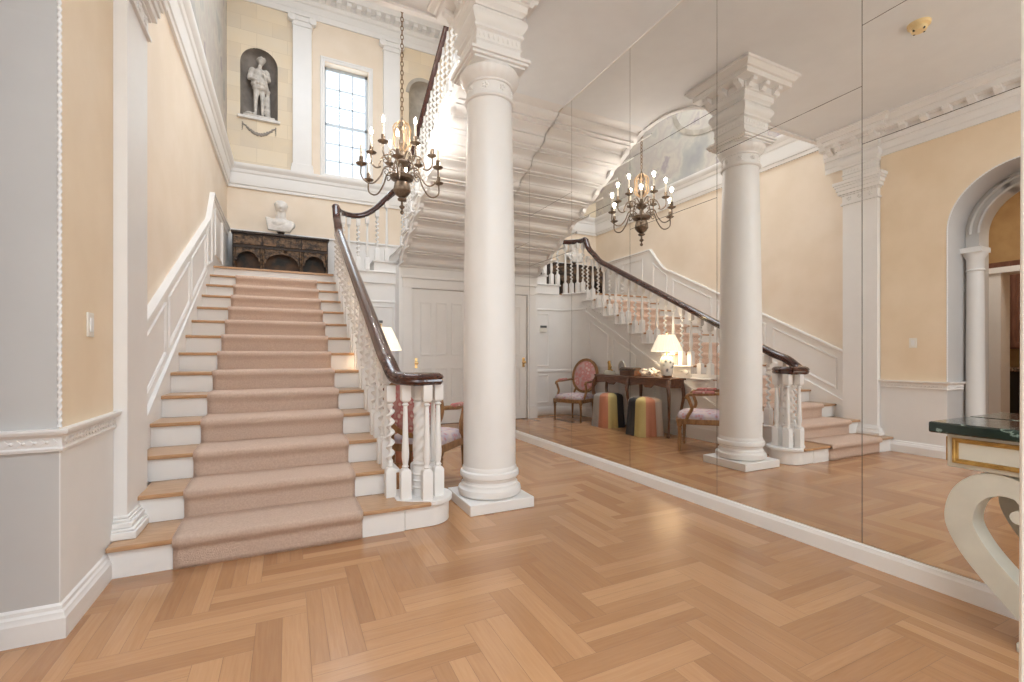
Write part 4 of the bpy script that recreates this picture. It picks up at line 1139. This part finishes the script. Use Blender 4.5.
# ------------------------------------------------------------------ furniture along the stair side wall
def armchair(name, label, loc, rotz, backm, seatm, padm, bz=.845, hh=.315):
    """open armchair, facing local +Y"""
    t = thing(name, label, 'armchair', loc, rotz, 'oval back armchairs'); W, D_ = .33, .29
    outl = [(-.27, -D_), (.27, -D_), (W, .18), (W - .02, D_ - .03), (.2, D_ + .015), (0, D_ + .03), (-.2, D_ + .015), (-W + .02, D_ - .03), (-W, .18)]
    b = MB(); b.prism(outl, 'z', .355, .425); b.build('seat_frame', WALNUT, t, False, bevel=.008)
    b = MB(); sc2 = [(x * .95, y * .95) for x, y in outl]; n = len(sc2); vs = []; fs = []
    lev = [(1, .425), (1.0, .455), (.93, .49), (.75, .512), (.4, .522)]
    for (q, z) in lev: vs += [(x * q, y * q, z) for x, y in sc2]
    for i in range(len(lev) - 1):
        for k in range(n): fs.append((i * n + k, i * n + (k + 1) % n, (i + 1) * n + (k + 1) % n, (i + 1) * n + k))
    fs += [tuple(range(n - 1, -1, -1)), tuple((len(lev) - 1) * n + k for k in range(n))]
    b.add(vs, fs); b.build('seat', seatm, t, False, angle=80)
    for (x, y) in ((-W + .035, D_ - .04), (W - .035, D_ - .04), (-.24, -D_ + .03), (.24, -D_ + .03)):
        b = MB(); b.lathe([(.015, 0), (.018, .03), (.016, .05), (.024, .28), (.03, .30), (.02, .315), (.032, .33), (.034, .36), (.034, .42)], (x, y, 0), 14, fn=lambda tt, z: 1 - (.06 * abs(math.sin(5 * tt)) if .05 < z < .29 else 0)); b.build('leg', WALNUT, t, False)
    # oval back, raked
    rk = .17; bc = (0, -D_ + .01, bz); hw = .275
    f = lambda x, z, d=0: (x, bc[1] - (z - .45) * rk - d, z)
    b = MB(); P = [f(hw * math.cos(2 * PI * k / 40), bc[2] + hh * math.sin(2 * PI * k / 40)) for k in range(40)]
    b.sweep(P, [(-.024, -.02), (.024, -.02), (.028, 0), (.024, .02), (-.024, .02), (-.028, 0)], up=(0, 1, rk), closed=True)
    for s in (-1, 1): b.tube([f(s * .235, .40), f(s * .225, .5), f(s * .19, .60)], .02, 8, up=(1, 0, 0))
    b.build('back_frame', WALNUT, t, False)
    b = MB(); vs = []; fs = []; rings = 6; seg = 32
    for side in (1, -1):
        for i in range(rings + 1):
            q = i / rings
            for k in range(seg):
                a = 2 * PI * k / seg; x, z = hw * .93 * q * math.cos(a), bc[2] + hh * .94 * q * math.sin(a)
                vs.append(f(x, z, -side * (.012 + .028 * (1 - q * q))))
        o = (0 if side == 1 else (rings + 1) * seg)
        for i in range(rings):
            for k in range(seg): fs.append((o + i * seg + k, o + i * seg + (k + 1) % seg, o + (i + 1) * seg + (k + 1) % seg, o + (i + 1) * seg + k))
    o2 = (rings + 1) * seg
    for k in range(seg): fs.append((rings * seg + k, rings * seg + (k + 1) % seg, o2 + rings * seg + (k + 1) % seg, o2 + rings * seg + k))
    b.add(vs, fs); b.build('back_pad', backm, t, False, angle=80)
    for s in (-1, 1):
        b = MB(); P = catmull([f(s * .262, .77), (s * .30, -D_ + .06, .765), (s * .33, -.05, .75), (s * .335, .10, .745), (s * .335, .15, .73), (s * .33, .17, .69)], 5)
        b.tube(P, .021, 8, up=(1, 0, .1)); P = catmull([(s * .333, .155, .73), (s * .325, .12, .64), (s * .315, .10, .56), (s * .31, .15, .46), (s * .305, .17, .40)], 5)
        b.tube(P, .022, 8, up=(1, 0, .1)); a = b.build('arm', WALNUT, t, False)
        b = MB(); b.capsule((s * .318, -.15, .775), .024, (s * .333, .07, .768), .024); b.build('arm_pad', padm, a, False)
    return t
armchair('armchair', 'oval back armchair with pink floral upholstery at the far end of the side table', (1.24, 7.50, 0), math.radians(-112), PINKF, SEATF, ROSEF)
armchair('armchair', 'walnut armchair with floral seat right behind the stair newel and the column', (1.235, 4.47, 0), math.radians(-38), ROSEF, SEATF, ROSEF, .775, .265)

# side table
TX0, TX1, TY0, TY1, TZ = .765, 1.12, 5.2, 7.1, .90
t = thing('side_table', 'long mahogany side table with cabriole legs against the stair wall', 'table', ((TX0 + TX1) / 2, 6.15, 0))
def serp(off): return [(TX0, TY0 - off)] + [(TX1 + off - .03 + .03 * math.cos(2 * PI * (k / 20 - .5) * 1.0), TY0 - off + (TY1 - TY0 + 2 * off) * k / 20) for k in range(21)] + [(TX0, TY1 + off)]
b = MB(); b.prism(serp(.015), 'z', TZ - .03, TZ); b.build('tabletop', DKWOOD, t, bevel=.006)
def apron(ya, yb_):
    n = 16; pts = [(ya, TZ - .03)]
    for k in range(n + 1):
        q = k / n; pts.append((ya + (yb_ - ya) * q, TZ - .16 + .045 * (1 - abs(2 * q - 1) ** 1.5) - (.05 if abs(q - .5) < .07 else 0)))
    pts.append((yb_, TZ - .03)); return pts
b = MB(); b.prism(apron(TY0 + .02, 6.15), 'x', TX1 - .07, TX1 - .045); b.prism(apron(6.15, TY1 - .02), 'x', TX1 - .07, TX1 - .045)
b.box(TX0 + .01, TX1 - .05, TY0 + .02, TY0 + .045, TZ - .15, TZ - .03); b.box(TX0 + .01, TX1 - .05, TY1 - .045, TY1 - .02, TZ - .15, TZ - .03)
b.build('apron', DKWOOD, t, bevel=.004)
for y in (TY0 + .05, 6.15, TY1 - .05):
    for x, s in ((TX1 - .06, 1), (TX0 + .05, -.3)):
        dy = 0 if y == 6.15 else (-.03 if y < 6 else .03)
        P = catmull([(x, y, TZ - .04), (x + .035 * s, y + dy * 1.0, TZ - .14), (x + .04 * s, y + dy * 1.6, TZ - .28), (x + .0, y + dy * .3, .40), (x - .035 * s, y - dy * .9, .16), (x, y, .05), (x + .025 * s, y + dy * .5, .015)], 5)
        rs = [.036 - .018 * min(1, i / 18) + (.008 if i > 26 else 0) for i in range(len(P))]
        b = MB(); b.tube(P, rs, 10, up=(0, 1, 0)); b.build('leg', DKWOOD, t)
# ottomans
oc = [mat('ottoman_grey', (.42, .40, .38), .9), mat('ottoman_cream', (.62, .53, .45), .9), mat('ottoman_terracotta', (.55, .24, .15), .9), mat('ottoman_olive', (.60, .50, .22), .9), mat('ottoman_black', (.05, .05, .055), .9), mat('ottoman_blue', (.30, .32, .36), .9)]
def ottoman(lab, x, y, seq):
    t = thing('ottoman', lab, 'ottoman', (x, y, 0), 0, 'striped ottomans under the side table')
    seg = 96; vs = []; fs = []; b = MB()
    lev = [(.255, .0, .012), (.25, .08, .010), (.235, .30, .006), (.225, .46, .003), (.222, .52, 0), (.205, .56, 0), (.15, .585, 0), (.06, .592, 0)]
    def sq(a): c, s = abs(math.cos(a)), abs(math.sin(a)); return 1 / (c ** 6 + s ** 6) ** (1 / 6)
    for (r, z, w) in lev:
        for k in range(seg):
            a = 2 * PI * k / seg; rr = r * sq(a) * .93 + w * math.cos(12 * a)
            vs.append((rr * math.cos(a), rr * math.sin(a), z))
    per = seg // 4
    fs = []; ms = []
    for i in range(len(lev) - 1):
        for k in range(seg):
            fs.append((i * seg + k, i * seg + (k + 1) % seg, (i + 1) * seg + (k + 1) % seg, (i + 1) * seg + k))
            ms.append(seq[int(((k + 38) % (seg // 2)) / (seg // 2) * len(seq))])
    fs.append(tuple((len(lev) - 1) * seg + k for k in range(seg))); ms.append(seq[0])
    b.add(vs, fs); b.m = ms
    me_b = b; b.build('striped_cover', oc, t, False, angle=60)
    b2 = MB(); b2.ball((0, 0, .592), .018, 10, 6, (1, 1, .5)); b2.build('button', oc[2], t, False)
    b2 = MB(); b2.box(-.2, .2, -.2, .2, .0, .02); b2.build('base', oc[4], t, False)
    return t
ottoman('striped ottoman under the far half of the side table, next to the round back chair', 1.13, 6.62, [4, 3, 2, 0])
ottoman('striped ottoman under the near half of the side table, below the lamp', 1.16, 5.66, [1, 2, 3, 4])
# lamp
LX, LY = .95, 5.40
t = thing('table_lamp', 'white porcelain vase lamp with lit pleated shade on the side table', 'lamp', (LX, LY, TZ))
b = MB(); b.lathe([(.085, 0), (.09, .012), (.075, .02), (.08, .035)], (LX, LY, TZ), 20); b.build('base', DKWOOD, t)
def porcelain():
    m = floral('painted_porcelain', (.80, .81, .78), (.10, .12, .13), (.74, .76, .74), 16); return m
b = MB(); b.lathe([(.07, .035), (.085, .06), (.098, .14), (.102, .22), (.098, .28), (.08, .315), (.05, .33), (.045, .345), (.055, .355)], (LX, LY, TZ), 28); b.build('vase', porcelain(), t)
b = MB(); b.lathe([(.012, .35), (.012, .45), (.008, .46), (.008, .68), (.016, .69), (.01, .71)], (LX, LY, TZ), 12); b.build('stem', BRASS, t)
b = MB(); b.lathe([(.235, .405), (.185, .53), (.12, .665)], (LX, LY, TZ), 120, fn=lambda tt, z: 1 + .018 * math.sin(30 * tt), cap=False)
b.build('lamp_shade', SHADE, t)
# ornaments on the side table
t = thing('gilt_figurine', 'small gilt figurine on a round stand at the far end of the side table', 'figurine', (.95, 6.81, TZ))
b = MB(); b.lathe([(.11, 0), (.115, .02), (.10, .045), (.10, .065), (.07, .075)], (.95, 6.81, TZ), 20); b.build('stand', GREYC, t)
b = MB(); ox, oy, oz = .95, 6.81, TZ + .07
cap((0, .0, 0), .04, (0, .0, .05), .03); cap((0, 0, .05), .035, (0, .01, .12), .028); bl((0, .015, .16), .026); cap((0, 0, .10), .014, (.02, -.08, .07), .01); cap((0, .02, .10), .014, (-.01, .07, .15), .01); cap((0, -.02, .01), .022, (.02, -.09, .01), .018)
b.build('figure', GILT, t, remesh=.007)
t = thing('oval_frame', 'oval standing picture frame on the side table behind the wooden box', 'picture frame', (.90, 6.53, TZ))
b = MB(); P = [(.90, 6.53 + .085 * math.cos(2 * PI * k / 32), TZ + .13 + .115 * math.sin(2 * PI * k / 32)) for k in range(32)]
b.tube(P, .014, 8, closed=True, up=(1, 0, 0)); b.box(.88, .92, 6.49, 6.57, 0 + TZ, TZ + .025); b.build('frame', NICKEL, t)
b = MB(); b.prism([(6.53 + .08 * math.cos(2 * PI * k / 32), TZ + .13 + .11 * math.sin(2 * PI * k / 32)) for k in range(32)], 'x', .894, .904); b.build('picture', mat('faded_picture', (.55, .52, .50), .4, noise=(.35, .33, .32), nscale=14), t)
t = thing('wooden_box', 'dark carved wooden box with a domed lid on the side table', 'box', (.95, 6.24, TZ))
b = MB(); b.box(.87, 1.03, 6.05, 6.43, TZ, TZ + .09); b.build('body', DKWOOD, t, bevel=.008)
b = MB(); b.prism([(.865, TZ + .092), (1.035, TZ + .092), (1.03, TZ + .115), (.99, TZ + .14), (.91, TZ + .14), (.87, TZ + .115)], 'y', 6.045, 6.435); b.build('lid', CARVED, t)
t = thing('shell_cluster', 'cluster of white and brown shells on the side table by the lamp', 'shell ornament', (.96, 5.77, TZ))
shell = floral('speckled_shell', (.82, .76, .68), (.25, .14, .08), (.80, .74, .66), 30)
b = MB()
for k in range(34):
    q = random.random(); b.ball((.96 + random.uniform(-.07, .07), 5.57 + .40 * q, TZ + .03 + random.random() * .11 * (1 - abs(q - .5))), random.uniform(.022, .036), 10, 8, (1, 1.2, .85))
b.build('shells', shell, t, remesh=.008)

# ------------------------------------------------------------------ marble console against the mirror
KX0, KX1, KY0, KY1 = 2.72, XM - .012, .29, 1.111
t = thing('marble_console', 'cream console with dark green marble top and heart shaped scroll support by the mirror', 'console table', (2.9, .70, 0))
b = MB(); b.box(KX0, KX1, KY0, KY1, .888, .939); b.build('marble_top', GREENM, t, bevel=.008)
b = MB(); b.box(KX0 + .04, KX1, KY0 + .055, KY1 - .055, .735, .888); b.build('apron', GREYC, t, bevel=.005)
b = MB(); b.ring2d([(KY0 + .09, .755), (KY1 - .075, .755), (KY1 - .075, .872), (KY0 + .09, .872)], lambda p, h: (KX0 + .04 - h, p[0], p[1]), 0, .022, .012)
b.ring2d([(KX0 + .06, .755), (KX1 - .04, .755), (KX1 - .04, .872), (KX0 + .06, .872)], lambda p, h: (p[0], KY1 - .055 + h, p[1]), 0, .022, .012)
part_label(b.build('gilt_moulding', GILT, t), 'gilded rectangular moulding')
def heart_half(s):
    yc = .70
    out = catmull([(0.0, .0), (.13, .135), (.27, .292), (.335, .39), (.368, .48), (.362, .57), (.33, .65), (.27, .71), (.20, .733), (.13, .72), (.08, .68), (.062, .62), (.08, .565), (.115, .545)], 6)
    w = [.075] * len(out)
    n = len(out); A = []; B = []
    out = [Vector((p[0], p[1])) for p in [(q.x, q.y) for q in [Vector((a.x, a.y)) for a in out]]]
    for i, p in enumerate(out):
        d = (out[min(i + 1, n - 1)] - out[max(i - 1, 0)]).normalized(); nn = Vector((-d.y, d.x))
        q = i / (n - 1); ww = .10 if q < .6 else .10 - .06 * (q - .6) / .4
        A.append(p); B.append(p + nn * ww)
    return A, B, yc
for s in (1, -1):
    A, B, yc = heart_half(s); b = MB(); n = len(A); vs = []; fs = []
    for i in range(n):
        for P in (A[i], B[i]):
            for x in (KX0 + .05, KX0 + .16): vs.append((x, yc + s * P.x, max(.0, P.y)))
    for i in range(n - 1):
        o, q = i * 4, i * 4 + 4
        fs += [(o, q, q + 1, o + 1), (o + 2, o + 3, q + 3, q + 2), (o, o + 2, q + 2, q), (o + 1, q + 1, q + 3, o + 3)]
    fs += [(0, 1, 3, 2), ((n - 1) * 4, (n - 1) * 4 + 2, (n - 1) * 4 + 3, (n - 1) * 4 + 1)]
    b.add(vs, fs)
    e = (A[-1] + B[-1]) / 2
    b.prism([(yc + s * (e.x + .028 * math.cos(2 * PI * k / 16)), e.y + .028 * math.sin(2 * PI * k / 16)) for k in range(16)], 'x', KX0 + .045, KX0 + .165)
    b.build('scroll_support', GREYC, t, bevel=.006)
b = MB(); b.box(KX0 + .04, KX1, yc - .13, yc + .13, 0, .04); b.build('foot', GREYC, t, bevel=.006)

# ------------------------------------------------------------------ door jamb at the right edge and the rest of the hall
b = MB(); b.prism([(.864, 0), (.897, 4.36), (1.04, 4.36), (1.04, 0)], 'y', .12, .26); struct(b.build('trim_29', WHITE, bevel=.004))
b = MB()
b.box(XS - .3, -.3, -2.4, -2.3, 0, ZC); b.box(2.5, XM + .1, -2.4, -2.3, 0, ZC); b.box(-.3, 2.5, -2.4, -2.3, 3.6, ZC)
struct(b.build('wall_rear', CREAM))

# ------------------------------------------------------------------ light
w = bpy.data.worlds.new('world'); sc.world = w; w.use_nodes = True
bg = w.node_tree.nodes['Background']; bg.inputs[0].default_value = (.90, .95, 1, 1); bg.inputs[1].default_value = 1.6
def area(name, loc, rot, sx, sy, e, col=(1, 1, 1)):
    l = bpy.data.lights.new(name, 'AREA'); l.shape = 'RECTANGLE'; l.size = sx; l.size_y = sy; l.energy = e; l.color = col
    o = bpy.data.objects.new(name, l); COL.objects.link(o); o.location = loc; o.rotation_euler = rot; return o
def point(name, loc, e, col, r=.05):
    l = bpy.data.lights.new(name, 'POINT'); l.energy = e; l.color = col; l.shadow_soft_size = r
    o = bpy.data.objects.new(name, l); COL.objects.link(o); o.location = loc; return o
area('rear_fill_light', (.8, -1.6, 1.5), (PI / 2 + .85, 0, PI), 2.6, 2.0, 225.0, (.65, .82, 1))  # added fill light behind the camera, tilted up to brighten the ceiling
area('hall_ceiling_fill', (.1, -.4, ZC - .05), (0, 0, 0), 1.2, 1.2, 58.0, (.76, .88, 1))  # unseen overhead fill added for the hall, no fixture modelled
area('stair_window_light', (1.085, YB + .30, 5.95), (-PI / 2, 0, 0), .8, 2.2, 9.0, (.93, .97, 1))
area('stairwell_top_fill', (.6, 5.6, ZT - .05), (0, 0, 0), 2.4, 2.4, 150.0, (.80, .90, 1))  # extra fill added at the top of the stairwell, source unseen
area('kitchen_lamp', (-2.3, 2.3, 4.1), (0, 0, 0), .8, .8, 34.0, (1, .93, .84))
for (x, y, z) in bulbs: point('chandelier_lamp', (x, y, z + .012), 10.0, (1, .985, .955), .02)
point('table_lamp_bulb', (LX, LY, TZ + .55), 9.0, (1, .88, .70), .05)

sc.view_settings.view_transform = 'Standard'; sc.view_settings.look = 'None'; sc.view_settings.gamma = 1
sc.view_settings.exposure = 0.4; sc.view_settings.use_curve_mapping = False
try:
    sc.cycles.use_denoising = True; sc.cycles.max_bounces = 14; sc.cycles.diffuse_bounces = 8; sc.cycles.glossy_bounces = 8
    sc.cycles.sample_clamp_indirect = 6; sc.cycles.caustics_reflective = True
except Exception: pass
for o in list(bpy.data.objects):
    if '_base' in o: del o['_base']
